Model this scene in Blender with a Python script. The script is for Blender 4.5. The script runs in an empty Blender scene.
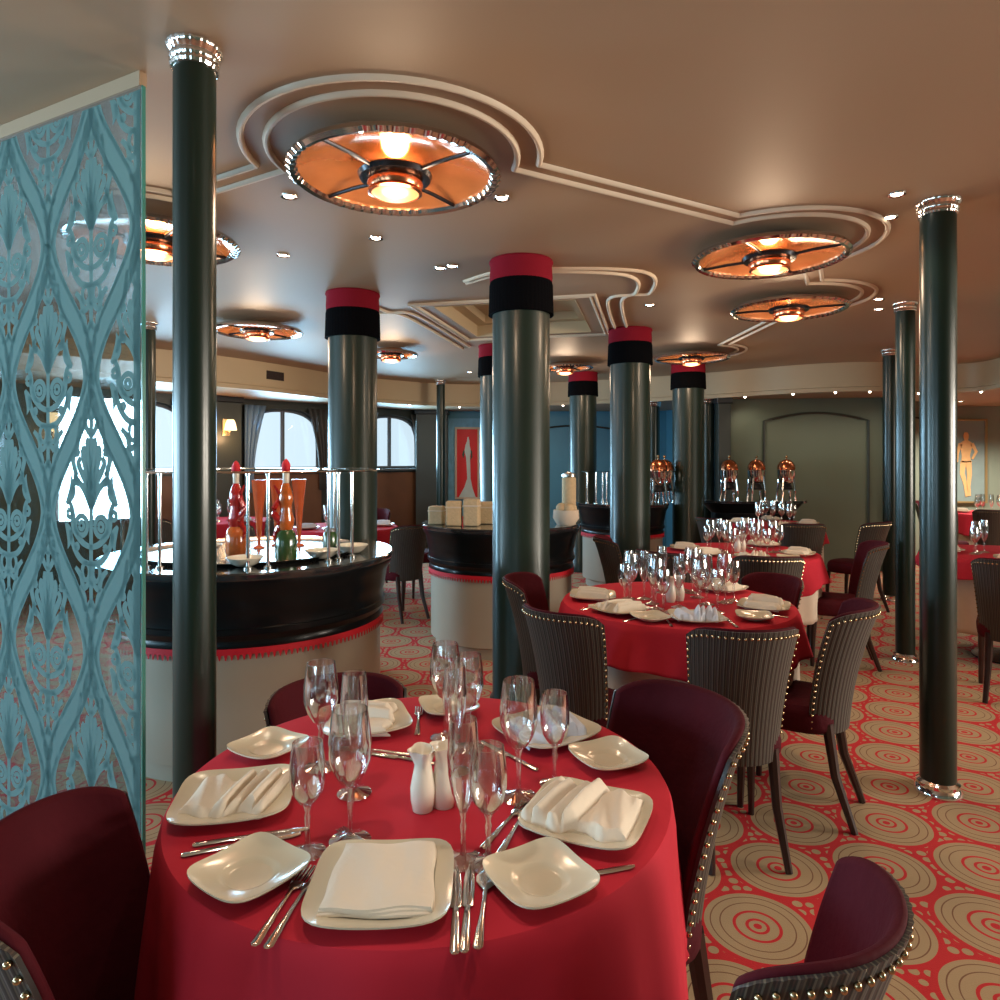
import bpy, bmesh, math, random
from mathutils import Vector, Matrix
random.seed(7)
PI = math.pi
S = bpy.context.scene
C = S.collection
def srgb(r, g, b):
    f = lambda c: (c/255/12.92) if c/255 <= .04045 else ((c/255+.055)/1.055)**2.4
    return (f(r), f(g), f(b), 1)

# ------------------------------------------------------------------ materials
M = {}
def newmat(name):
    m = bpy.data.materials.new(name); m.use_nodes = True
    nt = m.node_tree; b = nt.nodes['Principled BSDF']
    M[name] = m
    return m, nt, b
def pm(name, col, rough=.5, metal=0, coat=0, noise=0, nscale=20, bump=0, bscale=60, emit=None, es=0, sheen=0, spec=None):
    m, nt, b = newmat(name)
    b.inputs['Base Color'].default_value = col
    b.inputs['Roughness'].default_value = rough
    b.inputs['Metallic'].default_value = metal
    b.inputs['Coat Weight'].default_value = coat
    b.inputs['Coat Roughness'].default_value = .14
    if sheen: b.inputs['Sheen Weight'].default_value = sheen
    if spec is not None: b.inputs['Specular IOR Level'].default_value = spec
    if emit: b.inputs['Emission Color'].default_value = emit; b.inputs['Emission Strength'].default_value = es
    tc = nt.nodes.new('ShaderNodeTexCoord')
    if noise:
        n = nt.nodes.new('ShaderNodeTexNoise'); n.inputs['Scale'].default_value = nscale; n.inputs['Detail'].default_value = 4
        nt.links.new(tc.outputs['Object'], n.inputs['Vector'])
        r = nt.nodes.new('ShaderNodeMapRange'); r.inputs[3].default_value = 1-noise; r.inputs[4].default_value = 1+noise
        nt.links.new(n.outputs['Fac'], r.inputs[0])
        h = nt.nodes.new('ShaderNodeHueSaturation'); h.inputs['Color'].default_value = col
        nt.links.new(r.outputs[0], h.inputs['Value']); nt.links.new(h.outputs[0], b.inputs['Base Color'])
    if bump:
        n = nt.nodes.new('ShaderNodeTexNoise'); n.inputs['Scale'].default_value = bscale; n.inputs['Detail'].default_value = 3
        nt.links.new(tc.outputs['Object'], n.inputs['Vector'])
        bp = nt.nodes.new('ShaderNodeBump'); bp.inputs['Strength'].default_value = bump; bp.inputs['Distance'].default_value = .01
        nt.links.new(n.outputs['Fac'], bp.inputs['Height']); nt.links.new(bp.outputs[0], b.inputs['Normal'])
    return m
def thin_glass(name, tint, gl=.9, f0=.06, rough=.02):
    m = bpy.data.materials.new(name); m.use_nodes = True; M[name] = m
    nt = m.node_tree; nt.nodes.clear()
    out = nt.nodes.new('ShaderNodeOutputMaterial'); mix = nt.nodes.new('ShaderNodeMixShader')
    t = nt.nodes.new('ShaderNodeBsdfTransparent'); t.inputs[0].default_value = tint
    g = nt.nodes.new('ShaderNodeBsdfGlossy'); g.inputs['Roughness'].default_value = rough; g.inputs[0].default_value = (gl, gl, gl, 1)
    lw = nt.nodes.new('ShaderNodeLayerWeight'); lw.inputs[0].default_value = .45
    mr = nt.nodes.new('ShaderNodeMapRange'); mr.inputs[3].default_value = f0; mr.inputs[4].default_value = .95
    nt.links.new(lw.outputs['Facing'], mr.inputs[0]); nt.links.new(mr.outputs[0], mix.inputs[0])
    nt.links.new(t.outputs[0], mix.inputs[1]); nt.links.new(g.outputs[0], mix.inputs[2]); nt.links.new(mix.outputs[0], out.inputs[0])
    return m

pm('ceiling', srgb(176, 150, 122), .55, noise=.03, nscale=1.5)
pm('ceiling_trim', srgb(222, 206, 182), .5)
pm('fascia', srgb(196, 174, 140), .5, noise=.05, nscale=2)
pm('wall_green', srgb(98, 108, 92), .5, noise=.05, nscale=3)
pm('wall_teal_bluelit', srgb(84, 148, 178), .45, noise=.08, nscale=3)  # teal back wall, blue cast of the light put into its colour
pm('pilaster', srgb(52, 56, 50), .4)
pm('pole_green', (.006, .017, .011, 1), .3, coat=.2, spec=.4, noise=.1, nscale=8)
pm('column_green', (.010, .023, .016, 1), .36, coat=.22, spec=.4, noise=.15, nscale=5)
pm('chrome', (.82, .8, .78, 1), .12, 1)
pm('steel', (.6, .58, .55, 1), .25, 1, noise=.1)
pm('dark_metal', (.04, .04, .045, 1), .25, .8)
pm('red_velvet_cap', srgb(128, 24, 40), .9, spec=.1, bump=.3, bscale=150)
pm('black_fringe', (.003, .003, .004, 1), 1.0, spec=.05, bump=.3, bscale=200)
pm('black_lacquer', (.004, .005, .006, 1), .28, coat=.12, spec=.2)
pm('black_granite', (.02, .02, .022, 1), .1, coat=1, noise=.5, nscale=120)
pm('cream_panel', srgb(176, 168, 152), .35, noise=.05, nscale=6, coat=.3)
pm('red_trim', srgb(205, 20, 42), .6)
pm('velvet', (.062, .004, .009, 1), .8, spec=.15, noise=.3, nscale=9, bump=.25, bscale=40)
pm('dark_wood', (.022, .007, .006, 1), .3, coat=.4, noise=.25, nscale=14)
pm('brass', (.55, .42, .25, 1), .25, 1)
pm('cloth_red', (.52, .022, .042, 1), .8, spec=.2, noise=.1, nscale=4, bump=.3, bscale=9)
pm('cloth_cream', srgb(214, 196, 176), .85, noise=.06, bump=.2, bscale=12)
pm('napkin', srgb(226, 214, 196), .85, bump=.25, bscale=45)
pm('napkin_blue', srgb(205, 212, 226), .85, bump=.25, bscale=45)
pm('porcelain', srgb(214, 204, 180), .18, coat=.7)
pm('white_ceramic', srgb(236, 226, 208), .2, coat=.6)
pm('copper', (.75, .28, .14, 1), .22, 1)
pm('beige_box', srgb(205, 178, 140), .8, noise=.2, nscale=40, bump=.5, bscale=80)
pm('curtain', srgb(120, 150, 180), .8, noise=.1, nscale=6)
pm('curtain_dark', srgb(70, 66, 62), .8, noise=.1, nscale=6)
pm('window_frame', srgb(96, 100, 104), .5)
pm('wainscot', srgb(110, 74, 52), .5, noise=.2, nscale=4)
pm('vent', (.03, .015, .012, 1), .6)
pm('black_panel', (.01, .01, .012, 1), .4)
pm('amber_glow', (.22, .09, .03, 1), .4, emit=(1, .42, .16, 1), es=1.1)
pm('warm_bulb', (1, .8, .5, 1), .4, emit=(1, .6, .3, 1), es=3)
pm('spot_glow', (1, .9, .8, 1), .4, emit=(1, .86, .68, 1), es=14)
pm('amber_dish', (.74, .30, .12, 1), .2, .6, coat=.6, noise=.5, nscale=4, bump=.2, bscale=10)
pm('orange_glass', (.55, .1, .03, 1), .08, coat=1, noise=.3, nscale=14)
pm('pepper_red', (.5, .015, .012, 1), .1, coat=1, noise=.3, nscale=30)
pm('pickle_green', (.03, .08, .02, 1), .15, coat=1, noise=.4, nscale=40)
pm('pickle_orange', (.62, .13, .02, 1), .12, coat=1, noise=.4, nscale=40)
pm('red_ribbon', srgb(170, 22, 46), .6)
pm('paint_red', srgb(226, 40, 44), .5, noise=.08, nscale=8)
pm('paint_blue', srgb(120, 180, 216), .5, noise=.35, nscale=9)
pm('wall_green_brightened', srgb(146, 158, 142), .5, noise=.05, nscale=3)  # lighter copy of the green wall, brightness put into its colour
pm('paint_teal', srgb(140, 160, 158), .6, noise=.15, nscale=6)
pm('paint_skin', srgb(238, 188, 128), .6, noise=.2, nscale=9)
pm('paint_pale', srgb(206, 216, 214), .6, noise=.1, nscale=9)
pm('paint_dark', srgb(66, 74, 60), .6)
pm('gilt', srgb(184, 156, 110), .4, .5)
pm('bluegrey_cloth', srgb(60, 96, 130), .7)
thin_glass('goblet_glass', (.97, .975, .975, 1), gl=.95, f0=.10)
thin_glass('clear_pane', (.80, .90, .92, 1), gl=.5, f0=.05)
thin_glass('shelf_glass', (.82, .92, .9, 1), gl=.9, f0=.08)

# frosted film: diffuse + translucent so daylight behind glows through it
m = bpy.data.materials.new('frost'); m.use_nodes = True; M['frost'] = m
nt = m.node_tree; nt.nodes.clear()
o_ = nt.nodes.new('ShaderNodeOutputMaterial'); mx = nt.nodes.new('ShaderNodeMixShader'); mx.inputs[0].default_value = .5
d_ = nt.nodes.new('ShaderNodeBsdfDiffuse'); d_.inputs[0].default_value = srgb(138, 170, 170)
t_ = nt.nodes.new('ShaderNodeBsdfTranslucent'); t_.inputs[0].default_value = srgb(118, 168, 176)
nt.links.new(d_.outputs[0], mx.inputs[1]); nt.links.new(t_.outputs[0], mx.inputs[2]); nt.links.new(mx.outputs[0], o_.inputs[0])
pm('glass_edge', srgb(60, 140, 130), .15, coat=1)

# striped outer fabric of the chairs, stripes follow the UV round the back
def stripes():
    m, nt, b = newmat('stripe_fabric')
    uv = nt.nodes.new('ShaderNodeUVMap'); sx = nt.nodes.new('ShaderNodeSeparateXYZ')
    nt.links.new(uv.outputs[0], sx.inputs[0])
    mul = nt.nodes.new('ShaderNodeMath'); mul.operation = 'MULTIPLY'; mul.inputs[1].default_value = 26
    fr = nt.nodes.new('ShaderNodeMath'); fr.operation = 'FRACT'
    nt.links.new(sx.outputs[0], mul.inputs[0]); nt.links.new(mul.outputs[0], fr.inputs[0])
    cr = nt.nodes.new('ShaderNodeValToRGB'); cr.color_ramp.interpolation = 'CONSTANT'
    els = [(0, srgb(26, 21, 19)), (.28, srgb(78, 72, 60)), (.42, srgb(30, 20, 18)), (.62, srgb(62, 42, 36)), (.72, srgb(30, 24, 22)), (.86, srgb(88, 84, 72))]
    e = cr.color_ramp.elements; e[0].position, e[0].color = els[0]; e[1].position, e[1].color = els[1]
    for p, c in els[2:]:
        n = e.new(p); n.color = c
    nt.links.new(fr.outputs[0], cr.inputs[0]); nt.links.new(cr.outputs[0], b.inputs['Base Color'])
    b.inputs['Roughness'].default_value = .5; b.inputs['Sheen Weight'].default_value = .1
stripes()

# patterned carpet: red ground, tan medallions with rings, little tan flowers between
def carpet():
    m, nt, b = newmat('carpet')
    N, L = nt.nodes, nt.links
    geo = N.new('ShaderNodeNewGeometry'); sp = N.new('ShaderNodeSeparateXYZ')
    ns = N.new('ShaderNodeTexNoise'); ns.inputs['Scale'].default_value = 3
    L.new(geo.outputs['Position'], sp.inputs[0]); L.new(geo.outputs['Position'], ns.inputs['Vector'])
    def mth(op, a, b_=None, c=None):
        n = N.new('ShaderNodeMath'); n.operation = op
        for i, v in enumerate((a, b_, c)):
            if v is None: continue
            if isinstance(v, (int, float)): n.inputs[i].default_value = v
            else: L.new(v, n.inputs[i])
        return n.outputs[0]
    X, Y = sp.outputs[0], sp.outputs[1]
    def lattice(ax, ay, ox, oy):
        fx = mth('SUBTRACT', mth('FRACT', mth('DIVIDE', mth('ADD', X, ox+50*ax), ax)), .5)
        fy = mth('SUBTRACT', mth('FRACT', mth('DIVIDE', mth('ADD', Y, oy+50*ay), ay)), .5)
        fx = mth('MULTIPLY', fx, ax); fy = mth('MULTIPLY', fy, ay)
        return fx, fy, mth('SQRT', mth('ADD', mth('MULTIPLY', fx, fx), mth('MULTIPLY', fy, fy)))
    AX, AY = .37, .60
    ox, oy = -.80+AX/2, -2.11+AY/2
    a = lattice(AX, AY, ox, oy); c = lattice(AX, AY, ox+AX/2, oy+AY/2)
    d = mth('MINIMUM', a[2], c[2])
    dn = mth('ADD', d, mth('MULTIPLY', mth('SUBTRACT', ns.outputs['Fac'], .5), .012))
    cr = N.new('ShaderNodeValToRGB'); cr.color_ramp.interpolation = 'CONSTANT'
    tan = srgb(170, 146, 112); red = srgb(192, 30, 38); brn = srgb(120, 84, 60)
    seq = [(0, red), (.013, tan), (.027, red), (.036, tan), (.064, red), (.074, tan), (.108, brn), (.113, tan), (.138, brn), (.142, tan), (.160, red)]
    e = cr.color_ramp.elements; e[0].position = 0; e[0].color = seq[0][1]; e[1].position = seq[1][0]/.5; e[1].color = seq[1][1]
    for p, col in seq[2:]:
        n = e.new(p/.5); n.color = col
    L.new(mth('DIVIDE', dn, .5), cr.inputs[0])
    # small flower clusters in the gaps
    v = N.new('ShaderNodeTexVoronoi'); v.inputs['Scale'].default_value = 24; v.inputs['Randomness'].default_value = .25
    L.new(geo.outputs['Position'], v.inputs['Vector'])
    dot = mth('LESS_THAN', v.outputs['Distance'], .38)
    gap = mth('GREATER_THAN', dn, .178)
    f = mth('MULTIPLY', dot, gap)
    mix = N.new('ShaderNodeMix'); mix.data_type = 'RGBA'
    L.new(f, mix.inputs[0]); L.new(cr.outputs[0], mix.inputs[6]); mix.inputs[7].default_value = tan
    L.new(mix.outputs[2], b.inputs['Base Color'])
    b.inputs['Roughness'].default_value = .9
    bn = N.new('ShaderNodeTexNoise'); bn.inputs['Scale'].default_value = 250
    bp = N.new('ShaderNodeBump'); bp.inputs['Strength'].default_value = .4; bp.inputs['Distance'].default_value = .004
    L.new(geo.outputs['Position'], bn.inputs['Vector']); L.new(bn.outputs['Fac'], bp.inputs['Height']); L.new(bp.outputs[0], b.inputs['Normal'])
carpet()

# ------------------------------------------------------------------ mesh helpers
def obj(name, bm, mat, parent=None, smooth=True, loc=None, bevel=0, weld=False):
    me = bpy.data.meshes.new(name)
    bmesh.ops.recalc_face_normals(bm, faces=bm.faces)
    if smooth:
        for f in bm.faces: f.smooth = True
    bm.to_mesh(me); bm.free()
    if smooth:
        try: me.set_sharp_from_angle(angle=math.radians(40))
        except Exception: pass
    me.materials.append(M[mat])
    o = bpy.data.objects.new(name, me); C.objects.link(o)
    if parent: o.parent = parent
    if loc: o.location = loc
    if bevel:
        md = o.modifiers.new('bevel', 'BEVEL'); md.width = bevel; md.segments = 3; md.limit_method = 'ANGLE'
    return o
def tag(o, label, cat, group=None):
    o['label'] = label; o['category'] = cat
    if group: o['group'] = group
    return o
def thing(name, label, cat, loc=(0, 0, 0), rotz=0, group=None):
    o = bpy.data.objects.new(name, None); C.objects.link(o); o.empty_display_size = .1
    o.location = loc; o.rotation_euler = (0, 0, rotz)
    return tag(o, label, cat, group)
def struct(name, bm, mat, smooth=False, parent=None):
    o = obj(name, bm, mat, parent, smooth)
    if not parent: o['kind'] = 'structure'
    return o
def kids(o): return [c for c in C.objects if c.parent == o]
def dup(src, loc, rotz, label, group=None, sc=None):
    r = src.copy(); C.objects.link(r); r.location = loc; r.rotation_euler = (0, 0, rotz)
    r['label'] = label
    if group: r['group'] = group
    if sc: r.scale = sc
    for ch in kids_cache(src):
        c = ch.copy(); C.objects.link(c); c.parent = r
        for g in kids_cache(ch):
            d = g.copy(); C.objects.link(d); d.parent = c
    return r
_kc = {}
def kids_cache(o):
    if o.name not in _kc: _kc[o.name] = kids(o)
    return _kc[o.name]

def box(bm, x0, x1, y0, y1, z0, z1, mtx=None):
    vs = [bm.verts.new((x, y, z)) for x in (x0, x1) for y in (y0, y1) for z in (z0, z1)]
    for f in ((0, 1, 3, 2), (4, 6, 7, 5), (0, 4, 5, 1), (2, 3, 7, 6), (0, 2, 6, 4), (1, 5, 7, 3)):
        bm.faces.new([vs[i] for i in f])
    if mtx: bmesh.ops.transform(bm, matrix=mtx, verts=vs)
    return vs
def lathe(bm, prof, n=32, cx=0, cy=0, close=False, mod=None):
    rings = []
    for (r, z) in prof:
        if r < 1e-6: rings.append([bm.verts.new((cx, cy, z))])
        else:
            ring = []
            for i in range(n):
                a = 2*PI*i/n
                rr = r*(mod(a, z) if mod else 1)
                ring.append(bm.verts.new((cx+rr*math.cos(a), cy+rr*math.sin(a), z)))
            rings.append(ring)
    pairs = list(zip(rings, rings[1:]))
    if close: pairs.append((rings[-1], rings[0]))
    for A, B in pairs:
        if len(A) == 1 and len(B) == 1: continue
        for i in range(n):
            j = (i+1) % n
            if len(A) == 1: bm.faces.new((A[0], B[i], B[j]))
            elif len(B) == 1: bm.faces.new((A[i], B[0], A[j]))
            else: bm.faces.new((A[i], B[i], B[j], A[j]))
    return bm
def tube(bm, pts, r, n=8, cap=True, taper=None):
    pts = [Vector(p) for p in pts]; rings = []
    for i, p in enumerate(pts):
        t = (pts[min(i+1, len(pts)-1)]-pts[max(i-1, 0)]).normalized()
        u = t.cross(Vector((0, 0, 1)))
        if u.length < .1: u = t.cross(Vector((0, 1, 0)))
        u.normalize(); v = t.cross(u)
        rr = taper[i] if taper else r
        rings.append([bm.verts.new(p+(u*math.cos(2*PI*k/n)+v*math.sin(2*PI*k/n))*rr) for k in range(n)])
    for A, B in zip(rings, rings[1:]):
        for k in range(n): bm.faces.new((A[k], A[(k+1) % n], B[(k+1) % n], B[k]))
    if cap: bm.faces.new(rings[0]); bm.faces.new(rings[-1][::-1])
    return bm
def grid(bm, fn, nu, nv, closeu=False):
    V = [[bm.verts.new(fn(i/(nu if closeu else nu-1), j/(nv-1))) for j in range(nv)] for i in range(nu)]
    for i in range(nu if closeu else nu-1):
        for j in range(nv-1):
            k = (i+1) % nu
            bm.faces.new((V[i][j], V[k][j], V[k][j+1], V[i][j+1]))
    return V
def catmull(P, k=8):
    out = []
    for i in range(len(P)-1):
        p0, p1, p2, p3 = (Vector(P[max(i-1, 0)]), Vector(P[i]), Vector(P[i+1]), Vector(P[min(i+2, len(P)-1)]))
        for j in range(k):
            t = j/k
            out.append(.5*((2*p1)+(p2-p0)*t+(2*p0-5*p1+4*p2-p3)*t*t+(3*p1-p0-3*p2+p3)*t**3))
    out.append(Vector(P[-1])); return out

# ------------------------------------------------------------------ room shell
ZC, ZS = 2.572, 2.24
room = [(-7, -2.2), (-7, 4.98), (-1.2, 11.24), (2.75, 11.24), (3.0, 8.95), (5.1, 8.75), (5.2, 10.2), (9, 10.2), (6.6, 3.2), (6.6, -2.2)]
bm = bmesh.new(); bm.faces.new([bm.verts.new((x, y, 0)) for x, y in room]); 
r = bmesh.ops.extrude_face_region(bm, geom=bm.faces[:]); bmesh.ops.translate(bm, vec=(0, 0, -.1), verts=[v for v in r['geom'] if isinstance(v, bmesh.types.BMVert)])
struct('floor', bm, 'carpet')

# ceiling with a turned rectangular recess
cof_c = Vector((.16, 5.5)); ang = math.radians(-13); cu = Vector((math.cos(ang), math.sin(ang))); cv = Vector((-cu.y, cu.x))
def cof(a, b): return cof_c+cu*a+cv*b
HA, HB = .52, .62
def ceil_poly():
    bm = bmesh.new()
    outer = [bm.verts.new((x, y, ZC)) for x, y in room]
    inner = [bm.verts.new((*cof(a, b), ZC)) for a, b in ((-HA, -HB), (HA, -HB), (HA, HB), (-HA, HB))]
    eds = [bm.edges.new((outer[i], outer[(i+1) % len(outer)])) for i in range(len(outer))]
    eds += [bm.edges.new((inner[i], inner[(i+1) % 4])) for i in range(4)]
    bmesh.ops.triangle_fill(bm, edges=eds, use_beauty=True, use_dissolve=False)
    return bm
cl = struct('ceiling', ceil_poly(), 'ceiling')
bm = bmesh.new()
lv = []
for z in (ZC-.004, ZC+.10): lv.append([bm.verts.new((*cof(a, b), z)) for a, b in ((-HA, -HB), (HA, -HB), (HA, HB), (-HA, HB))])
for i in range(4): bm.faces.new((lv[0][i], lv[0][(i+1) % 4], lv[1][(i+1) % 4], lv[1][i]))
s2 = [bm.verts.new((*cof(a, b), ZC+.10)) for a, b in ((-HA+.1, -HB+.1), (HA-.1, -HB+.1), (HA-.1, HB-.1), (-HA+.1, HB-.1))]
s3 = [bm.verts.new((*cof(a, b), ZC+.17)) for a, b in ((-HA+.1, -HB+.1), (HA-.1, -HB+.1), (HA-.1, HB-.1), (-HA+.1, HB-.1))]
for i in range(4):
    bm.faces.new((lv[1][i], lv[1][(i+1) % 4], s2[(i+1) % 4], s2[i])); bm.faces.new((s2[i], s2[(i+1) % 4], s3[(i+1) % 4], s3[i]))
bm.faces.new(s3)
struct('trim_1', bm, 'fascia')

# lowered soffit with a curved fascia round the central ceiling
fp = [(-5.0, -1.8), (-5.0, 1.8), (-4.8, 4.6), (-4.0, 6.3), (-2.9, 7.6), (-1.9, 9.3), (-.6, 10.2), (.9, 9.9), (2.5, 9.0), (3.5, 8.15), (4.3, 7.85), (5.0, 8.05), (5.55, 7.9), (5.35, 7.1), (4.45, 5.9), (3.6, 4.75), (3.2, 3.5), (3.1, 1.8), (3.1, -1.8)]
fc = catmull(fp, 8)
def hit(p):
    c = Vector((0., 4.)); d = (p-c).normalized(); best = 99
    for i in range(len(room)):
        a = Vector(room[i]); b = Vector(room[(i+1) % len(room)])
        e = b-a; den = d.x*e.y-d.y*e.x
        if abs(den) < 1e-9: continue
        t = ((a-c).x*e.y-(a-c).y*e.x)/den; u = ((a-c).x*d.y-(a-c).y*d.x)/den
        if t > 0 and -.001 <= u <= 1.001: best = min(best, t)
    return c+d*max(best, (p-c).length+.02)
bm = bmesh.new()
A = [bm.verts.new((p.x, p.y, ZS)) for p in fc]; B = [bm.verts.new((*hit(p), ZS)) for p in fc]
for i in range(len(fc)-1): bm.faces.new((A[i], A[i+1], B[i+1], B[i]))
struct('ceiling.001', bm, 'ceiling', smooth=False)
bm = bmesh.new()
prof = [(0, ZC), (0, ZS+.05), (-.02, ZS+.04), (-.02, ZS-.005), (.03, ZS-.005)]
rows = []
for i, p in enumerate(fc):
    t = (fc[min(i+1, len(fc)-1)]-fc[max(i-1, 0)]).normalized(); n = Vector((-t.y, t.x))
    rows.append([bm.verts.new((*(p+n*o), z)) for o, z in prof])
for a, b in zip(rows, rows[1:]):
    for k in range(len(prof)-1): bm.faces.new((a[k], b[k], b[k+1], a[k+1]))
struct('trim_2', bm, 'fascia', smooth=True)

def wall(name, a, b, mat, windows=(), z1=ZC):
    """vertical wall a->b, arched window holes given as (centre, half width, sill, spring, top) along the wall"""
    a, b = Vector(a), Vector(b); L = (b-a).length; d = (b-a)/L; nrm = Vector((-d.y, d.x))
    bm = bmesh.new()
    def q(s0, s1, z00, z01, z10, z11):
        vs = [bm.verts.new((*(a+d*s0), z00)), bm.verts.new((*(a+d*s1), z10)), bm.verts.new((*(a+d*s1), z11)), bm.verts.new((*(a+d*s0), z01))]
        bm.faces.new(vs)
    s = 0
    for (c, hw, sill, spring, top) in sorted(windows):
        q(s, c-hw, 0, z1, 0, z1)
        K = 16
        for k in range(K):
            u0, u1 = -1+2*k/K, -1+2*(k+1)/K
            h = lambda u: spring+(top-spring)*math.sqrt(max(0, 1-abs(u)**2.4))
            q(c+u0*hw, c+u1*hw, 0, sill, 0, sill); q(c+u0*hw, c+u1*hw, h(u0), z1, h(u1), z1)
            # reveal
            for (z0_, z1_) in ((h(u0), h(u1)),):
                p0 = a+d*(c+u0*hw); p1 = a+d*(c+u1*hw)
                bm.faces.new([bm.verts.new((*p0, z0_)), bm.verts.new((*p1, z1_)), bm.verts.new((*(p1+nrm*.14), z1_)), bm.verts.new((*(p0+nrm*.14), z0_))])
        for u in (-1, 1):
            p = a+d*(c+u*hw)
            bm.faces.new([bm.verts.new((*p, sill)), bm.verts.new((*p, spring)), bm.verts.new((*(p+nrm*.14), spring)), bm.verts.new((*(p+nrm*.14), sill))])
        s = c+hw
    q(s, L, 0, z1, 0, z1)
    return struct(name, bm, mat)
# window wall: runs from the left wall to the back corner
wa, wb = Vector((-7, 4.98)), Vector((-1.2, 11.24))
wd = (wb-wa).normalized(); wn = Vector((-wd.y, wd.x))       # wn points outdoors
WL = (wb-wa).length
wcs = [WL-.72-1.85*k for k in range(4)]
wins = [(c, .56, 1.30, 1.85, 2.14) for c in wcs]
wall('wall_windows', wa, wb, 'pilaster', wins)
wall('wall_back', (-1.2, 11.24), (2.75, 11.24), 'wall_teal_bluelit')
wall('wall_jog', (2.75, 11.24), (3.0, 8.95), 'wall_teal_bluelit')
wall('wall_urns', (3.0, 8.95), (5.1, 8.75), 'wall_green')
wall('wall_corner', (5.1, 8.75), (5.2, 10.2), 'wall_green')
wall('wall_painting', (5.2, 10.2), (9, 10.2), 'wall_green_brightened')
wall('wall_right', (9, 10.2), (6.6, 3.2), 'wall_green')
wall('wall_right.001', (6.6, 3.2), (6.6, -2.2), 'wall_green', [(1.2, .7, .9, 1.7, 2.05), (3.3, .7, .9, 1.7, 2.05)])
wall('wall_rear', (6.6, -2.2), (-7, -2.2), 'wall_green', [(9.2, .8, .7, 1.7, 2.1), (11.4, .8, .7, 1.7, 2.1)])
wall('wall_left', (-7, -2.2), (-7, 4.98), 'wall_green', [(1.4, .7, .8, 1.7, 2.1), (3.4, .7, .8, 1.7, 2.1), (5.4, .7, .8, 1.7, 2.1)])

def window(i, a, d, nrm, win):
    c, hw, sill, spring, top = win
    a = Vector(a); d = Vector(d); nrm = Vector(nrm)
    h = lambda u: spring+(top-spring)*math.sqrt(max(0, 1-abs(u)**2.4))
    P = lambda s, off, z: (*(a+d*(c+s)+nrm*off), z)
    bm = bmesh.new()
    path = [P(-hw+.02, .09, sill+.02)]+[P(u*(hw-.02), .09, h(u)-.02) for u in [-1+k/8 for k in range(17)]]+[P(hw-.02, .09, sill+.02), P(-hw+.02, .09, sill+.02)]
    tube(bm, path, .025, 6)
    tube(bm, [P(0, .09, sill), P(0, .09, top-.02)], .03, 6)
    w = struct('window_%d' % i, bm, 'window_frame'); w['kind'] = 'structure'
    bm = bmesh.new()
    vs = [bm.verts.new(P(-hw, .1, sill))]+[bm.verts.new(P(u*hw, .1, h(u))) for u in [-1+k/8 for k in range(17)]]+[bm.verts.new(P(hw, .1, sill))]
    bm.faces.new(vs)
    obj('pane', bm, 'clear_pane', w, False)
    bm = bmesh.new()
    e = [P(-hw-.05, -.06, sill-.03), P(hw+.05, -.06, sill-.03), P(hw+.05, .13, sill-.03), P(-hw-.05, .13, sill-.03)]
    lo = [bm.verts.new(v) for v in e]; hi = [bm.verts.new((v[0], v[1], v[2]+.03)) for v in e]
    bm.faces.new(lo); bm.faces.new(hi)
    for k in range(4): bm.faces.new((lo[k], lo[(k+1) % 4], hi[(k+1) % 4], hi[k]))
    obj('window_sill', bm, 'window_frame', w, False)
for k, w in enumerate(wins): window(k+1, wa, wd, wn, w)
for k, c in enumerate((1.4, 3.4, 5.4)): window(5+k, (-7, -2.2), (0, 1), (-1, 0), (c, .7, .8, 1.7, 2.1))
for k, c in enumerate((9.2, 11.4)): window(10+k, (6.6, -2.2), (-1, 0), (0, -1), (c, .8, .7, 1.7, 2.1))
for k, c in enumerate((1.2, 3.3)): window(8+k, (6.6, 3.2), (0, -1), (1, 0), (c, .7, .9, 1.7, 2.05))

# curtains tied back at both sides of the visible windows
where = ['on the window beside the back corner', 'on the arched window in the middle', 'on the arched window behind the etched glass panel', 'on the arched window farthest along the glass side']
for k, (c, hw, sill, spring, top) in enumerate(wins[:3]):
    for sd in (-1, 1):
        bm = bmesh.new()
        def fn(u, v, c=c, sd=sd):
            z = 2.16-v*1.15
            wdt = .30*(1-.6*math.sin(min(v*1.15, 1)*PI/2))
            s = c+sd*(hw+.06-u*wdt)
            off = -.05-.02*math.sin(u*22)
            return (*(wa+wd*s+wn*off), z)
        grid(bm, fn, 28, 10)
        o = obj('curtain', bm, 'curtain' if sd < 0 else 'curtain_dark')
        md = o.modifiers.new('thick', 'SOLIDIFY'); md.thickness = .006
        tag(o, ('pale blue' if sd < 0 else 'grey')+' tied-back curtain '+where[k], 'curtain', 'curtains at the arched windows')
# wainscot below the windows
for k in range(3):
    bm = bmesh.new()
    c = wcs[k]
    for s0, s1, z0, z1 in ((c-.55, c+.55, .08, 1.24),):
        vs = []
        for s, z in ((s0, z0), (s1, z0), (s1, z1), (s0, z1)):
            vs.append(bm.verts.new((*(wa+wd*s-wn*.02), z)))
        bm.faces.new(vs)
    rr = bmesh.ops.extrude_face_region(bm, geom=bm.faces[:]); bmesh.ops.translate(bm, vec=(*(wn*.018), 0), verts=[v for v in rr['geom'] if isinstance(v, bmesh.types.BMVert)])
    struct('trim_%d' % (3+k), bm, 'wainscot')
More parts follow.
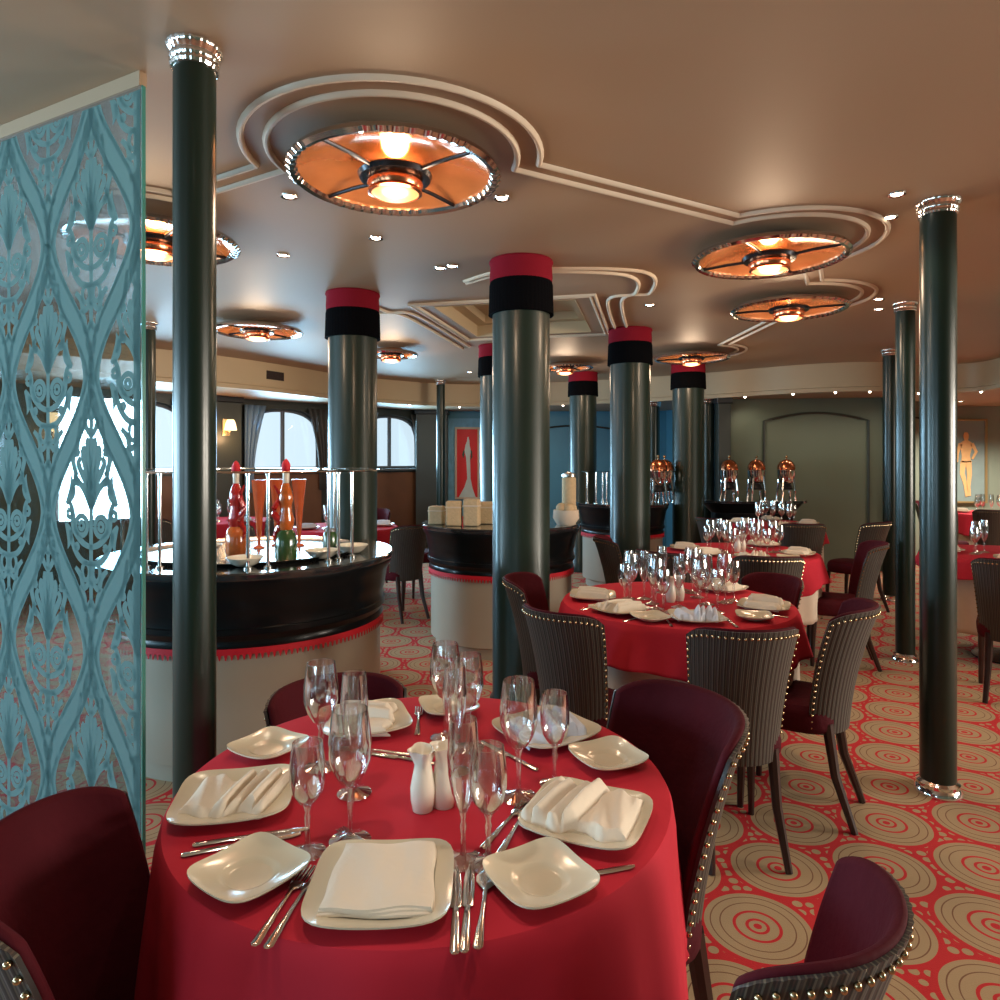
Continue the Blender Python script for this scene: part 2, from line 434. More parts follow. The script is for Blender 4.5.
# dark pilasters between the windows and at corners
def pilaster(x, y, w, d, rz, label, z1=ZS):
    t = thing('pilaster', label, 'pilaster', (x, y, 0), rz, 'dark wall pilasters')
    bm = bmesh.new(); box(bm, -w/2, w/2, -d/2, d/2, .12, z1-.07); obj('shaft', bm, 'pilaster', t, False, bevel=.008)
    bm = bmesh.new(); box(bm, -w/2-.02, w/2+.02, -d/2-.02, d/2+.02, 0, .12); obj('base', bm, 'pilaster', t, False, bevel=.008)
    bm = bmesh.new(); box(bm, -w/2-.02, w/2+.02, -d/2-.02, d/2+.02, z1-.07, z1); obj('capital', bm, 'black_panel', t, False, bevel=.008)
    return t
wr = math.atan2(wd.y, wd.x)
for k, lb in ((0, 'dark pilaster between the two arched windows at the back corner side'), (1, 'dark pilaster with glowing wall sconce between arched windows')):
    p = wa+wd*(wcs[k]-.925)-wn*.09; pilaster(p.x, p.y, .42, .16, wr, lb)
pilaster(-1.1, 11.05, .5, .3, 0, 'wide dark pilaster in the corner beside the red painting')
pilaster(2.9, 8.85, .16, .16, 0, 'dark square pilaster beside the serving counter with the urns')
pilaster(5.02, 8.68, .16, .14, 0, 'slim dark pilaster where the green wall ends')
# arched panel moulding on the green wall
def moulding_on_wall(name, a, b, z0, z1, rise, off):
    a, b = Vector(a), Vector(b)
    pts = [(*a, z0), (*a, z1)]
    for k in range(1, 12):
        u = k/12; pts.append((*(a.lerp(b, u)), z1+rise*math.sin(u*PI)))
    pts += [(*b, z1), (*b, z0)]
    bm = bmesh.new(); tube(bm, pts, .016, 6); return struct(name, bm, 'pilaster', smooth=True)
moulding_on_wall('trim_6', (3.45, 8.885), (4.75, 8.76), .3, 1.95, .10, 0)
moulding_on_wall('trim_7', (5.5, 10.17), (6.6, 10.17), .3, 1.98, .1, 0)
moulding_on_wall('trim_8', (.2, 11.2), (2.3, 11.2), .3, 1.85, .15, 0)

# ------------------------------------------------------------------ ceiling mouldings around the lamps
lamps = [(-1.68, 3.30), (-.39, 2.53), (1.41, 3.56), (2.03, 4.78), (2.0, 7.1)]
def mould_path(R, d):
    L = [Vector(p) for p in lamps]; pts = []
    for i, c in enumerate(L):
        def inter(t, sgn):
            n = Vector((t.y, -t.x)); k = math.sqrt(max(R*R-d*d, 0)); return c+n*d+t*sgn*k
        tin = (c-L[i-1]).normalized() if i > 0 else None
        tout = (L[i+1]-c).normalized() if i < len(L)-1 else None
        pi_ = inter(tin, -1) if tin else None; po = inter(tout, 1) if tout else None
        if pi_ is None: a1 = math.atan2((po-c).y, (po-c).x); a0 = a1-PI*1.0
        elif po is None: a0 = math.atan2((pi_-c).y, (pi_-c).x); a1 = a0+PI*1.1
        else:
            a0 = math.atan2((pi_-c).y, (pi_-c).x); a1 = math.atan2((po-c).y, (po-c).x)
            while a1 < a0: a1 += 2*PI
        for k in range(33):
            a = a0+(a1-a0)*k/32; pts.append((c.x+R*math.cos(a), c.y+R*math.sin(a)))
    return pts
def sweep_ceiling(name, pts, w=.013, h=.016, closed=False):
    bm = bmesh.new(); rows = []
    P = [Vector(p) for p in pts]; n = len(P)
    pr = [(-w, 0), (-w*.8, -h*.6), (-w*.3, -h), (w*.3, -h), (w*.8, -h*.6), (w, 0)]
    for i, p in enumerate(P):
        t1 = (P[(i+1) % n]-p) if (closed or i < n-1) else (p-P[i-1]); t0 = (p-P[i-1]) if (closed or i > 0) else t1
        if t1.length < 1e-6: t1 = t0
        if t0.length < 1e-6: t0 = t1
        t = (t0.normalized()+t1.normalized()).normalized(); nn = Vector((-t.y, t.x))
        k = 1/max(.6, nn.dot(Vector((-t1.normalized().y, t1.normalized().x))))
        rows.append([bm.verts.new((*(p+nn*o*k), ZC+z+.001)) for o, z in pr])
    rg = range(n if closed else n-1)
    for i in rg:
        a, b = rows[i], rows[(i+1) % n]
        for k in range(len(pr)-1): bm.faces.new((a[k], b[k], b[k+1], a[k+1]))
    return struct(name, bm, 'ceiling_trim', smooth=True)
sweep_ceiling('trim_9', mould_path(.54, .225))
sweep_ceiling('trim_10', mould_path(.455, .14))
# mouldings round the recess, with bulges where the fat columns stand
for j, o in enumerate((.22, .32)):
    pts = [cof(-HA-o, HB+o+.3), cof(-HA-o, -HB+.25), cof(-HA-o-.18, -HB+.05), cof(-HA-o-.16, -HB-.3-o)]
    sweep_ceiling('trim_%d' % (11+j), catmull([tuple(p) for p in pts], 8))
    pts = [cof(HA+o, HB+o+.1)]+[cof(HA+o, -HB+.1-.0*j), cof(HA+o+.2, -HB-.1), cof(HA+o+.15, -HB-.45-o*.6), cof(HA-.25, -HB-.65-o*.6), cof(-.1, -HB-.5-o*.5)]
    sweep_ceiling('trim_%d' % (13+j), catmull([tuple(p) for p in pts], 8))
    sweep_ceiling('trim_%d' % (15+j), [tuple(cof(a, b)) for a, b in ((-HA-.05-o*.3, -HB-.03-o*.3), (HA+.05+o*.3, -HB-.03-o*.3), (HA+.05+o*.3, HB+.05+o*.3), (-HA-.05-o*.3, HB+.05+o*.3))], closed=True)

# ------------------------------------------------------------------ ceiling lamps
def chandelier(x, y, label, R=.37, power=14, zr=2.50, src=None):
    t = thing('ceiling_lamp', label, 'ceiling lamp', (x, y, zr), random.uniform(0, .6), 'round amber ceiling lamps')
    bm = bmesh.new()
    lathe(bm, [(R-.012, -.008), (R-.02, .004), (R-.012, .016), (R+.012, .018), (R+.02, .0), (R+.006, -.012)], 224, close=True, mod=lambda a, z: 1+(.016*max(0, math.sin(a*56))*(1 if math.sin(a*4+1) > -.4 else 0) if z < .005 else 0))
    obj('rim', bm, 'chrome', t)
    bm = bmesh.new()
    lathe(bm, [(R-.012, .008), (R*.8, .036), (R*.5, .056), (.08, .066), (0, .066)], 64)
    o = obj('dish', bm, 'amber_dish', t)
    for k in range(4):
        a = PI/4+k*PI/2; bm = bmesh.new()
        c, s = math.cos(a), math.sin(a)
        tube(bm, [(c*.1, s*.1, .0), (c*R*.6, s*R*.6, .006), (c*(R-.01), s*(R-.01), .004)], .008, 8)
        obj('spoke', bm, 'dark_metal', t)
    bm = bmesh.new()
    lathe(bm, [(.085, .012), (.13, .012), (.138, .004), (.13, -.012), (.10, -.016), (.085, -.012)], 48, close=True)
    obj('hub_ring', bm, 'dark_metal', t)
    bm = bmesh.new()
    lathe(bm, [(.1, -.014), (.104, -.03), (.096, -.05), (.1, -.056), (.1, -.062), (.088, -.066), (.086, -.014)], 40, close=True)
    co_ = obj('collar', bm, 'copper', t)
    bm = bmesh.new()
    lathe(bm, [(.088, -.062), (.07, -.072), (.035, -.078), (0, -.079)], 32)
    obj('lamp_glass', bm, 'amber_glow', co_)
    # the lamp's bulb above the hub lights the dish, its lower glass lights the room
    for nm, z, e, col, rad in (('bulb_up', zr+.03, power*.22, (1, .5, .2), .05), ('bulb_down', zr-.12, power, (1, .72, .48), .1)):
        ld = bpy.data.lights.new(nm, 'POINT'); ld.energy = e; ld.color = col; ld.shadow_soft_size = rad
        lo = bpy.data.objects.new(nm, ld); C.objects.link(lo); lo.location = (x, y, z)
    return t
chandelier(-.39, 2.53, 'large amber dish ceiling lamp over the nearest table')
chandelier(1.41, 3.56, 'amber dish ceiling lamp between the studded chairs and the slim green pole')
chandelier(2.03, 4.78, 'amber dish ceiling lamp just beyond the larger one near the slim poles')
chandelier(-1.68, 3.30, 'amber dish ceiling lamp half hidden behind the etched glass panel')
chandelier(-2.0, 5.6, 'amber dish ceiling lamp above the rear side of the round bar', .34)
chandelier(2.0, 7.1, 'small-looking amber ceiling lamp above the farther fat column')
chandelier(.75, 7.85, 'distant ceiling lamp beside the farthest fringed column', .3)
chandelier(-1.1, 6.85, 'distant white-lit ceiling lamp between column and thin pole', .25)

spots = [(-.95, 3.0, 289, 196), (0, 0, 376, 238), (0, 0, 283, 255), (0, 0, 897, 194), (0, 0, 890, 217), (0, 0, 879, 299), (0, 0, 879, 309), (0, 0, 440, 268), (0, 0, 452, 266), (0, 0, 650, 305), (0, 0, 470, 372), (0, 0, 502, 198)]
spl = ['above the bar between lamp and pole', 'behind the big ceiling lamp', 'above the bar, farther of two', 'beside the slim pole top, nearer one', 'beside the slim pole top, farther one',
       'between second and third ceiling lamp, nearer one', 'between second and third ceiling lamp, farther one', 'near the red column top, first of a pair', 'near the red column top, second of a pair',
       'above the third fringed column', 'by the distant thin pole', 'right at the edge of the big ceiling lamp']
def ceil_at(px, py, z=ZC):
    y = (z-1.45)*680/(459-py); return (px-500)/680*y, y
for k, (_, _, px, py) in enumerate(spots):
    x, y = ceil_at(px, py)
    t = thing('downlight', 'small recessed downlight '+spl[k], 'downlight', (x, y, ZC), 0, 'recessed ceiling downlights')
    bm = bmesh.new(); lathe(bm, [(.022, -.002), (.034, -.006), (.036, 0), (.022, .0)], 24, close=True); obj('ring', bm, 'chrome', t)
    bm = bmesh.new(); lathe(bm, [(0, -.004), (.022, -.003)], 20); obj('lens', bm, 'spot_glow', t)
    ld = bpy.data.lights.new('spot', 'SPOT'); ld.energy = 9; ld.color = (1, .82, .62); ld.spot_size = math.radians(95); ld.spot_blend = .8; ld.shadow_soft_size = .03
    lo = bpy.data.objects.new('spot', ld); C.objects.link(lo); lo.location = (x, y, ZC-.02)
for x, y, lb in ((-.5, .95, 'added out-of-view downlight above the front edge of the nearest table'), (.45, .85, 'added out-of-view downlight above the bottom corner chair')):  # lamps added out of view to brighten the nearest tabletop
    t = thing('downlight', lb, 'downlight', (x, y, ZC), 0, 'recessed ceiling downlights')
    bm = bmesh.new(); lathe(bm, [(.022, -.002), (.034, -.006), (.036, 0), (.022, .0)], 24, close=True); obj('ring', bm, 'chrome', t)
    bm = bmesh.new(); lathe(bm, [(0, -.004), (.022, -.003)], 20); obj('lens', bm, 'spot_glow', t)
    ld = bpy.data.lights.new('spot', 'SPOT'); ld.energy = 23; ld.color = (1, .86, .72); ld.spot_size = math.radians(80); ld.spot_blend = .8; ld.shadow_soft_size = .04
    lo = bpy.data.objects.new('spot', ld); C.objects.link(lo); lo.location = (x, y, ZC-.02)
# fill lights added in the low soffit to brighten the figure painting side
for x, y, lb in ((6.3, 9.3, 'added soffit fill light before the figure painting'), (7.4, 9.0, 'added soffit fill light beyond the figure painting'), (5.9, 6.6, 'added soffit fill light beside the pale-skirted table')):
    t = thing('downlight', lb, 'downlight', (x, y, ZS), 0, 'recessed ceiling downlights')
    bm = bmesh.new(); lathe(bm, [(.03, -.002), (.044, -.006), (.046, 0), (.03, .0)], 24, close=True); obj('ring', bm, 'chrome', t)
    bm = bmesh.new(); lathe(bm, [(0, -.004), (.03, -.003)], 20); obj('lens', bm, 'spot_glow', t)
    ld = bpy.data.lights.new('spot', 'SPOT'); ld.energy = 150; ld.color = (1, .9, .76); ld.spot_size = math.radians(140); ld.spot_blend = .8; ld.shadow_soft_size = .05
    lo = bpy.data.objects.new('spot', ld); C.objects.link(lo); lo.location = (x, y, ZS-.03)
# little lights along the fascia edge
idx = [i for i in range(36, 104, 4)]
for n_, i in enumerate(idx):
    p = fc[i]
    t = (fc[i+1]-fc[i-1]).normalized(); n = Vector((-t.y, t.x))
    q = p+n*.06
    o = thing('edge_light', 'tiny light under the edge of the curved cream fascia', 'downlight', (q.x, q.y, ZS+.001), 0, 'tiny lights along the fascia edge')
    bm = bmesh.new(); lathe(bm, [(.0, -.022), (.010, -.018), (.014, -.006), (.014, 0)], 12); obj('lens', bm, 'spot_glow', o)
    ld = bpy.data.lights.new('edge_bulb', 'SPOT'); ld.energy = 6; ld.color = (1, .84, .66); ld.spot_size = math.radians(120); ld.spot_blend = .9; ld.shadow_soft_size = .03
    lo = bpy.data.objects.new('edge_bulb', ld); C.objects.link(lo); lo.location = (q.x, q.y, ZS-.04); lo.rotation_euler = Vector((n.x*.5, n.y*.5, -1)).to_track_quat('-Z', 'Y').to_euler()
# vent and sensor on the curved fascia
o = fc[-46]
bm = bmesh.new(); box(bm, -.13, .13, -.008, .008, -.05, .05)
for k in range(5): box(bm, -.12, .12, -.014, -.008, -.042+k*.019, -.034+k*.019)
def on_fascia(ob, frac_i, z):
    p = fc[frac_i]; t = (fc[frac_i+1]-fc[frac_i-1]).normalized(); n = Vector((-t.y, t.x))
    ob.location = (*(p-n*-.0), z); ob.rotation_euler = (0, 0, math.atan2(t.y, t.x))
v = obj('air_vent', bm, 'vent', smooth=False); on_fascia(v, 34, 2.43); tag(v, 'dark air vent in the cream fascia above the arched windows', 'vent', 'fascia air vents')
bm = bmesh.new(); box(bm, -.13, .13, -.014, .014, -.05, .05)
v = obj('air_vent', bm, 'vent', smooth=False); on_fascia(v, 112, 2.36); tag(v, 'dark air vent in the curved bulkhead behind the slim pole', 'vent', 'fascia air vents')

# ------------------------------------------------------------------ columns and poles
def column(x, y, r, label):
    t = thing('fringed_column', label, 'column', (x, y, 0), 0, 'fat green columns with red and black tops')
    bm = bmesh.new(); lathe(bm, [(r+.015, 0), (r+.015, .1), (r, .12), (r, 2.3)], 48); obj('shaft', bm, 'column_green', t)
    bm = bmesh.new(); lathe(bm, [(r, 2.46), (r+.012, 2.455), (r+.016, 2.43), (r+.02, 2.27), (r+.022, 2.265), (r, 2.265)], 144, mod=lambda a, z: 1+(.012*math.sin(a*48) if z < 2.44 else 0))
    obj('fringe', bm, 'black_fringe', t)
    bm = bmesh.new(); lathe(bm, [(r, 2.44), (r+.014, 2.45), (r+.016, 2.48), (r+.012, 2.545), (r+.02, 2.56), (r+.016, ZC-.001), (r, ZC-.001)], 64); obj('cap', bm, 'red_velvet_cap', t)
    return t
column(.12, 3.87, .163, 'fattest green column with red top standing mid-room in front of the round bar')
column(-1.0, 4.62, .163, 'green fringed column standing behind the round bar with bottles')
column(1.13, 5.91, .172, 'green fringed column behind the second dining table')
column(2.2, 7.95, .18, 'green fringed column beside the counter with copper-topped urns')
column(1.08, 8.85, .175, 'distant green fringed column behind the small third bar')
column(-.03, 6.75, .168, 'green fringed column mostly hidden behind the fattest column')
def pole(x, y, r, label, z1=ZC):
    t = thing('slim_pole', label, 'pole', (x, y, 0), 0, 'slim dark green poles')
    bm = bmesh.new(); lathe(bm, [(r, .0), (r, z1-.05)], 48); obj('shaft', bm, 'pole_green', t)
    bm = bmesh.new()
    lathe(bm, [(r-.001, z1-.064), (r+.005, z1-.062), (r+.008, z1-.054), (r+.004, z1-.046), (r+.009, z1-.038), (r+.010, z1-.030), (r+.006, z1-.024), (r+.014, z1-.014), (r+.018, z1-.006), (r+.018, z1-.001), (r, z1-.001)], 96,
          mod=lambda a, z: 1+.02*math.sin(a*24))
    obj('chrome_collar', bm, 'chrome', t)
    bm = bmesh.new(); lathe(bm, [(r+.025, 0.001), (r+.025, .012), (r+.012, .03), (r+.014, .045), (r, .055)], 40); obj('base_ring', bm, 'chrome', t)
    return t
pole(-.835, 1.86, .055, 'tallest slim pole beside the etched glass panel')
pole(1.913, 2.97, .07, 'nearest slim green pole on the carpet side of the room')
pole(2.92, 4.9, .063, 'middle slim green pole of the row of three')
pole(4.02, 7.0, .072, 'farthest slim green pole of the row of three')
pole(-2.89, 5.6, .05, 'slim pole right behind the edge of the etched glass panel')
pole(-.845, 9.7, .06, 'distant thin dark pole beside the red painting')
pole(2.75, 9.0, .09, 'dark round pole in the corner beside the urns', ZS)
pole(2.13, 9.45, .09, 'dark round pole seen between the two farther fringed columns', ZS)

# ------------------------------------------------------------------ etched glass panel
pa = Vector((-1.034, 1.97)); pdir = Vector((-.891, .454)).normalized(); LEN = 1.5
gp = thing('etched_glass_panel', 'tall etched glass screen with frosted ogee scrollwork standing beside the bar', 'glass screen', (pa.x, pa.y, 0), math.atan2(pdir.y, pdir.x))
bm = bmesh.new(); box(bm, 0, LEN, -.005, .005, .012, 2.53); obj('pane', bm, 'clear_pane', gp, False)
bm = bmesh.new(); box(bm, -.004, -.0005, -.0055, .0055, .012, 2.53); obj('glass_edge', bm, 'glass_edge', gp, False)
bm = bmesh.new(); box(bm, 0, LEN, -.012, .012, 0, .014); obj('floor_channel', bm, 'steel', gp, False)
bm = bmesh.new(); box(bm, 0, LEN, -.012, .012, 2.528, ZC-.001); obj('ceiling_channel', bm, 'ceiling', gp, False)
# frosted ornament: ribbons and leaves in the plane of the glass
fb = bmesh.new(); YF = .0056
def clampP(s, z): return (min(max(s, .004), LEN-.004), YF, min(max(z, .03), 2.52))
def ribbon(pts, w):
    n = len(pts); vs = []
    if all(p[0] < -.03 or p[0] > LEN+.03 for p in pts): return
    for i, p in enumerate(pts):
        a = pts[max(i-1, 0)]; b = pts[min(i+1, n-1)]
        tx, tz = b[0]-a[0], b[1]-a[1]; l = math.hypot(tx, tz) or 1
        ww = (w[i] if isinstance(w, list) else w)*1.75
        nx, nz = -tz/l*ww/2, tx/l*ww/2
        vs.append((fb.verts.new(clampP(p[0]+nx, p[1]+nz)), fb.verts.new(clampP(p[0]-nx, p[1]-nz))))
    for (a, b), (c, d) in zip(vs, vs[1:]):
        fb.faces.new((a, b, d, c))
def arc(cx, cz, r, a0, a1, k=10, ry=None):
    return [(cx+r*math.cos(a0+(a1-a0)*i/k), cz+(ry or r)*math.sin(a0+(a1-a0)*i/k)) for i in range(k+1)]
def leaf(x0, z0, x1, z1, w, bend=0, k=8):
    pts = []; ws = []
    dx, dz = x1-x0, z1-z0
    for i in range(k+1):
        t = i/k; bb = bend*math.sin(t*PI)
        pts.append((x0+dx*t-dz*bb, z0+dz*t+dx*bb)); ws.append(max(.0015, w*math.sin(PI*min(1, .12+t*.88))))
    ribbon(pts, ws)
PER, HT, AMP = .445, .85, .111
def curve(pts, w, k=6):
    c = catmull([(p[0], p[1]) for p in pts], k); n = len(c)-1
    ribbon([(p.x, p.y) for p in c], [w*(.55+.45*math.sin(PI*(.08+.84*i/n))) for i in range(n+1)])
for col in range(-1, 8):
    ax = .235+col*PER/2
    par = 0 if col % 2 == 0 else HT/2
    pts = []
    for i in range(131):
        z = 2.6*i/130; th = 2*PI*(z-1.28+par)/HT
        pts.append((ax+AMP+AMP*.90*math.cos(th), z))
    ribbon(pts, [.032+.010*abs(math.sin(2*PI*(p[1]-1.28+par)/HT)) for p in pts])
    for off in (-.036, .036): ribbon([(p[0]+off*(.25+.75*abs(math.sin(2*PI*(p[1]-1.28+par)/HT))), p[1]) for p in pts], .007)
    zc0 = 1.28 if col % 2 == 0 else 1.28+HT/2
    for kk in range(-3, 4):
        zc = zc0+kk*HT
        if zc < -.45 or zc > 3: continue
        ribbon([(ax, zc-.40), (ax, zc+.40)], .010)
        for sg in (-1, 1):
            X = lambda d: ax+sg*d
            # palmette fan
            for (dx, dz, w) in ((.018, .215, .014), (.040, .190, .014), (.062, .155, .013), (.078, .110, .012)):
                curve([(X(.003), zc+.02), (X(dx*.45), zc+.02+dz*.5), (X(dx), zc+.02+dz*.85), (X(dx*.85), zc+.02+dz)], w)
            curve([(X(.004), zc+.24), (X(.03), zc+.28), (X(.028), zc+.33), (X(.004), zc+.38)], .012)
            curve([(X(.004), zc+.29), (X(.014), zc+.31), (X(.004), zc+.345)], .009)
            # scrolls
            ribbon(arc(X(.048), zc-.035, .030, 0, 2*PI, 16), .010); ribbon(arc(X(.048), zc-.035, .012, 0, 2*PI, 10), .008)
            curve([(X(.0), zc-.10), (X(.045), zc-.085), (X(.086), zc-.045), (X(.094), zc+.01), (X(.112), zc+.04)], .013)
            curve([(X(.0), zc-.15), (X(.05), zc-.14), (X(.088), zc-.10), (X(.105), zc-.05)], .012)
            ribbon(arc(X(.026), zc-.175, .018, 0, 2*PI, 12, .026), .009)
            curve([(X(.0), zc-.20), (X(.035), zc-.225), (X(.05), zc-.19), (X(.078), zc-.165)], .012)
            curve([(X(.0), zc-.26), (X(.028), zc-.29), (X(.034), zc-.25), (X(.056), zc-.22)], .012)
            curve([(X(.0), zc-.38), (X(.018), zc-.33), (X(.014), zc-.29), (X(.0), zc-.27)], .009)
            curve([(X(.10), zc+.06), (X(.078), zc+.12), (X(.09), zc+.17), (X(.066), zc+.22), (X(.05), zc+.30)], .012)
            leaf(X(.125), zc+.03, X(.102), zc+.12, .020, sg*.2); leaf(X(.128), zc-.03, X(.118), zc-.11, .018, -sg*.2)
            ribbon(arc(X(.108), zc+.0, .012, 0, 2*PI, 10), .009)
            for q in (-.10, .10, .19): ribbon(arc(X(.070), zc+q-.0, .008, 0, 2*PI, 8), .008)
ribbon([(.012, .03), (.012, 2.52)], .026)
obj('frosted_pattern', fb, 'frost', gp, False)
gp.rotation_euler = (0, 0, math.atan2(pdir.y, pdir.x))

# ------------------------------------------------------------------ round bars
def bar(x, y, R, label, teeth):
    t = thing('round_bar', label, 'bar counter', (x, y, 0), 0, 'round buffet bars')
    b = R-.06
    bm = bmesh.new(); lathe(bm, [(b-.05, 0), (b-.05, .07), (b-.03, .08), (b-.012, .09), (b-.012, .62), (0, .62)], 96); obj('cream_base', bm, 'cream_panel', t)
    bm = bmesh.new()
    lathe(bm, [(b-.012, .60), (b, .60), (b+.004, .62), (b-.004, .64), (b+.004, .66), (b+.014, .67), (b+.014, .695), (b+.006, .70), (b+.004, .74), (b+.012, .76), (b+.018, .80), (b+.03, .86), (b+.05, .895), (b+.05, .915), (0, .915)], 96)
    obj('black_frieze', bm, 'black_lacquer', t)
    bm = bmesh.new(); lathe(bm, [(0, .916), (R-.004, .916), (R, .925), (R, .942), (R-.008, .95), (R-.03, .95), (0, .95)], 96); obj('counter_top', bm, 'black_granite', t)
    bm = bmesh.new()
    n = teeth; r0 = b+.0045
    for i in range(n):
        a0, a1, a2 = 2*PI*i/n, 2*PI*(i+.5)/n, 2*PI*(i+1)/n
        P = lambda a, z, r=r0: bm.verts.new((r*math.cos(a), r*math.sin(a), z))
        v0, v1, v2, v3 = P(a0, .61), P(a2, .61), P(a2, .583), P(a0, .583)
        bm.faces.new((v0, v1, v2, v3))
        v4 = P(a0+(a2-a0)*.42, .560, r0); v5 = P(a0+(a2-a0)*.58, .560, r0)
        v6, v7 = P(a0+(a2-a0)*.2, .583), P(a0+(a2-a0)*.8, .583)
        bm.faces.new((v6, v7, v5, v4))
    o = obj('red_fringe_trim', bm, 'red_trim', t, False); md = o.modifiers.new('thick', 'SOLIDIFY'); md.thickness = .003; md.offset = 0
    return t
b1 = bar(-1.337, 3.68, .75, 'large round bar with black frieze and bottle display behind the slim pole', 170)
b2 = bar(.01, 5.42, .63, 'round bar carrying beige boxes, half hidden by the fattest column', 150)
b3 = bar(1.42, 7.9, .53, 'small round bar in the distance behind the fringed column', 120)
# chrome sneeze guard on the first bar
def post(t, x, y, z0, z1, r=.008):
    bm = bmesh.new(); lathe(bm, [(r+.012, z0), (r+.012, z0+.008), (r, z0+.012), (r, z1-.01), (r+.004, z1-.008), (r+.004, z1), (0, z1)], 12); return obj('guard_post', bm, 'chrome', t, loc=(x, y, 0))
gr = .62
for a in (-158, -150, -118, -110, -72, -64, -36, -30, -20, 60, 120):
    aa = math.radians(a); post(b1, gr*math.cos(aa), gr*math.sin(aa), .95, 1.385)
bm = bmesh.new(); lathe(bm, [(.52, 1.386), (.67, 1.386), (.67, 1.394), (.52, 1.394)], 96, close=True); obj('glass_shelf', bm, 'shelf_glass', b1)
bm = bmesh.new(); tube(bm, [(.67*math.cos(2*PI*k/64), .67*math.sin(2*PI*k/64), 1.39) for k in range(65)], .0055, 6); obj('guard_rail', bm, 'chrome', b1)
bm = bmesh.new(); lathe(bm, [(0, .952), (.5, .952), (.53, .956), (.56, .97), (.565, .968), (.535, .9505), (0, .9505)], 72); obj('steel_tray', bm, 'steel', b1)
for x, y in ((-.42, -.10), (-.34, -.24), (-.22, -.24), (-.22, .05)): post(b3, x, y, .95, 1.30, .01)
bm = bmesh.new(); box(bm, -.46, -.18, -.28, .09, 1.301, 1.309); obj('glass_shelf', bm, 'shelf_glass', b3, False)

def floor_at(px, py, z):
    y = (1.45-z)*680/(py-459); return (px-500)/680*y, y
# display bottles with layered pickled vegetables
def bottle(px, y, hgt, label, low, mid, ribbon_side):
    x = (px-500)/680*y
    t = thing('display_bottle', label, 'bottle', (x, y, .953), 0, 'tall display bottles on the bar')
    k = hgt/.54
    bm = bmesh.new(); lathe(bm, [(0, 0), (.046, 0), (.052, .02), (.052, .11), (.042, .15), (.03, .165), (0, .165)], 28); [setattr(v.co, 'z', v.co.z*k) for v in bm.verts]; obj('lower_bulb', bm, low, t)
    bm = bmesh.new(); lathe(bm, [(.03, .165), (.038, .19), (.04, .22), (.028, .27), (.03, .30), (.036, .33), (.024, .38), (.015, .41), (0, .41)], 28); [setattr(v.co, 'z', v.co.z*k) for v in bm.verts]; obj('upper_bulb', bm, mid, t)
    bm = bmesh.new(); lathe(bm, [(.015, .41), (.016, .43), (.017, .47), (0, .47)], 20); [setattr(v.co, 'z', v.co.z*k) for v in bm.verts]; nk_ = obj('neck', bm, 'white_ceramic', t)
    bm = bmesh.new(); lathe(bm, [(.017, .47), (.022, .485), (.02, .51), (.01, .53), (0, .54)], 20); [setattr(v.co, 'z', v.co.z*k) for v in bm.verts]; obj('stopper', bm, 'red_trim', nk_)
    bm = bmesh.new()
    tube(bm, [(ribbon_side*(.012+.028*math.sin(i*.55)**2+.012), -.02-.01*math.cos(i*.8), (.06+.34*i/14)*k) for i in range(15)], .01, 8, taper=[.004+.012*math.sin(PI*i/14) for i in range(15)])
    obj('pepper_string', bm, 'pepper_red', t)
    return t
bottle(236, 3.50, .49, 'orange pickle bottle with red stopper nearest the slim pole', 'pickle_orange', 'pepper_red', 1)
bottle(286, 3.32, .50, 'tall slender pickle bottle with green base and red stopper', 'pickle_green', 'pickle_orange', -1)
# trumpet shaped amber vases
v0 = None
for k, (px, y, lb) in enumerate(((259, 3.8, 'amber trumpet vase beside the orange pickle bottle'), (277, 3.9, 'amber trumpet vase behind the slender pickle bottle'), (299, 3.9, 'amber trumpet vase beside the guard posts on the bar'))):
    x = (px-500)/680*y
    if v0 is None:
        bm = bmesh.new()
        lathe(bm, [(0, 0), (.034, 0), (.03, .006), (.01, .014), (.008, .04), (.014, .08), (.022, .2), (.042, .38), (.038, .38), (.018, .2), (.009, .08), (0, .07)], 24)
        v0 = obj('trumpet_vase', bm, 'orange_glass', loc=(x, y, .9535)); tag(v0, lb, 'vase', 'amber trumpet vases on the bar')
    else: dup(v0, (x, y, .9535), 0, lb)
# small jar on the bar
t = thing('preserve_jar', 'small glass jar of pale green preserves by the last guard posts', 'jar', ((330-500)/680*3.62, 3.62, .9535))
bm = bmesh.new(); lathe(bm, [(0, 0), (.035, 0), (.038, .01), (.038, .09), (.03, .11), (0, .11)], 24); obj('jar_body', bm, 'pickle_green', t)
bm = bmesh.new(); lathe(bm, [(.03, .11), (.032, .112), (.032, .13), (0, .132)], 24); obj('lid', bm, 'chrome', t)
# stacks of things seen on the tray: low bowls
w0 = None
for k, (px, y, lb) in enumerate(((245, 3.15, 'white bowl on the bar in front of the orange bottle'), (322, 3.4, 'white bowl on the bar near the guard posts'), (352, 3.6, 'white bowl on the bar at its far edge'), (205, 3.6, 'white bowl on the bar behind the slim pole'))):
    x = (px-500)/680*y
    if w0 is None:
        bm = bmesh.new(); lathe(bm, [(0, 0), (.04, 0), (.06, .012), (.085, .04), (.082, .042), (.058, .016), (0, .008)], 32)
        w0 = obj('serving_bowl', bm, 'white_ceramic', loc=(x, y, .956)); tag(w0, lb, 'bowl', 'white bowls on the bar')
    else: dup(w0, (x, y, .956), 0, lb)
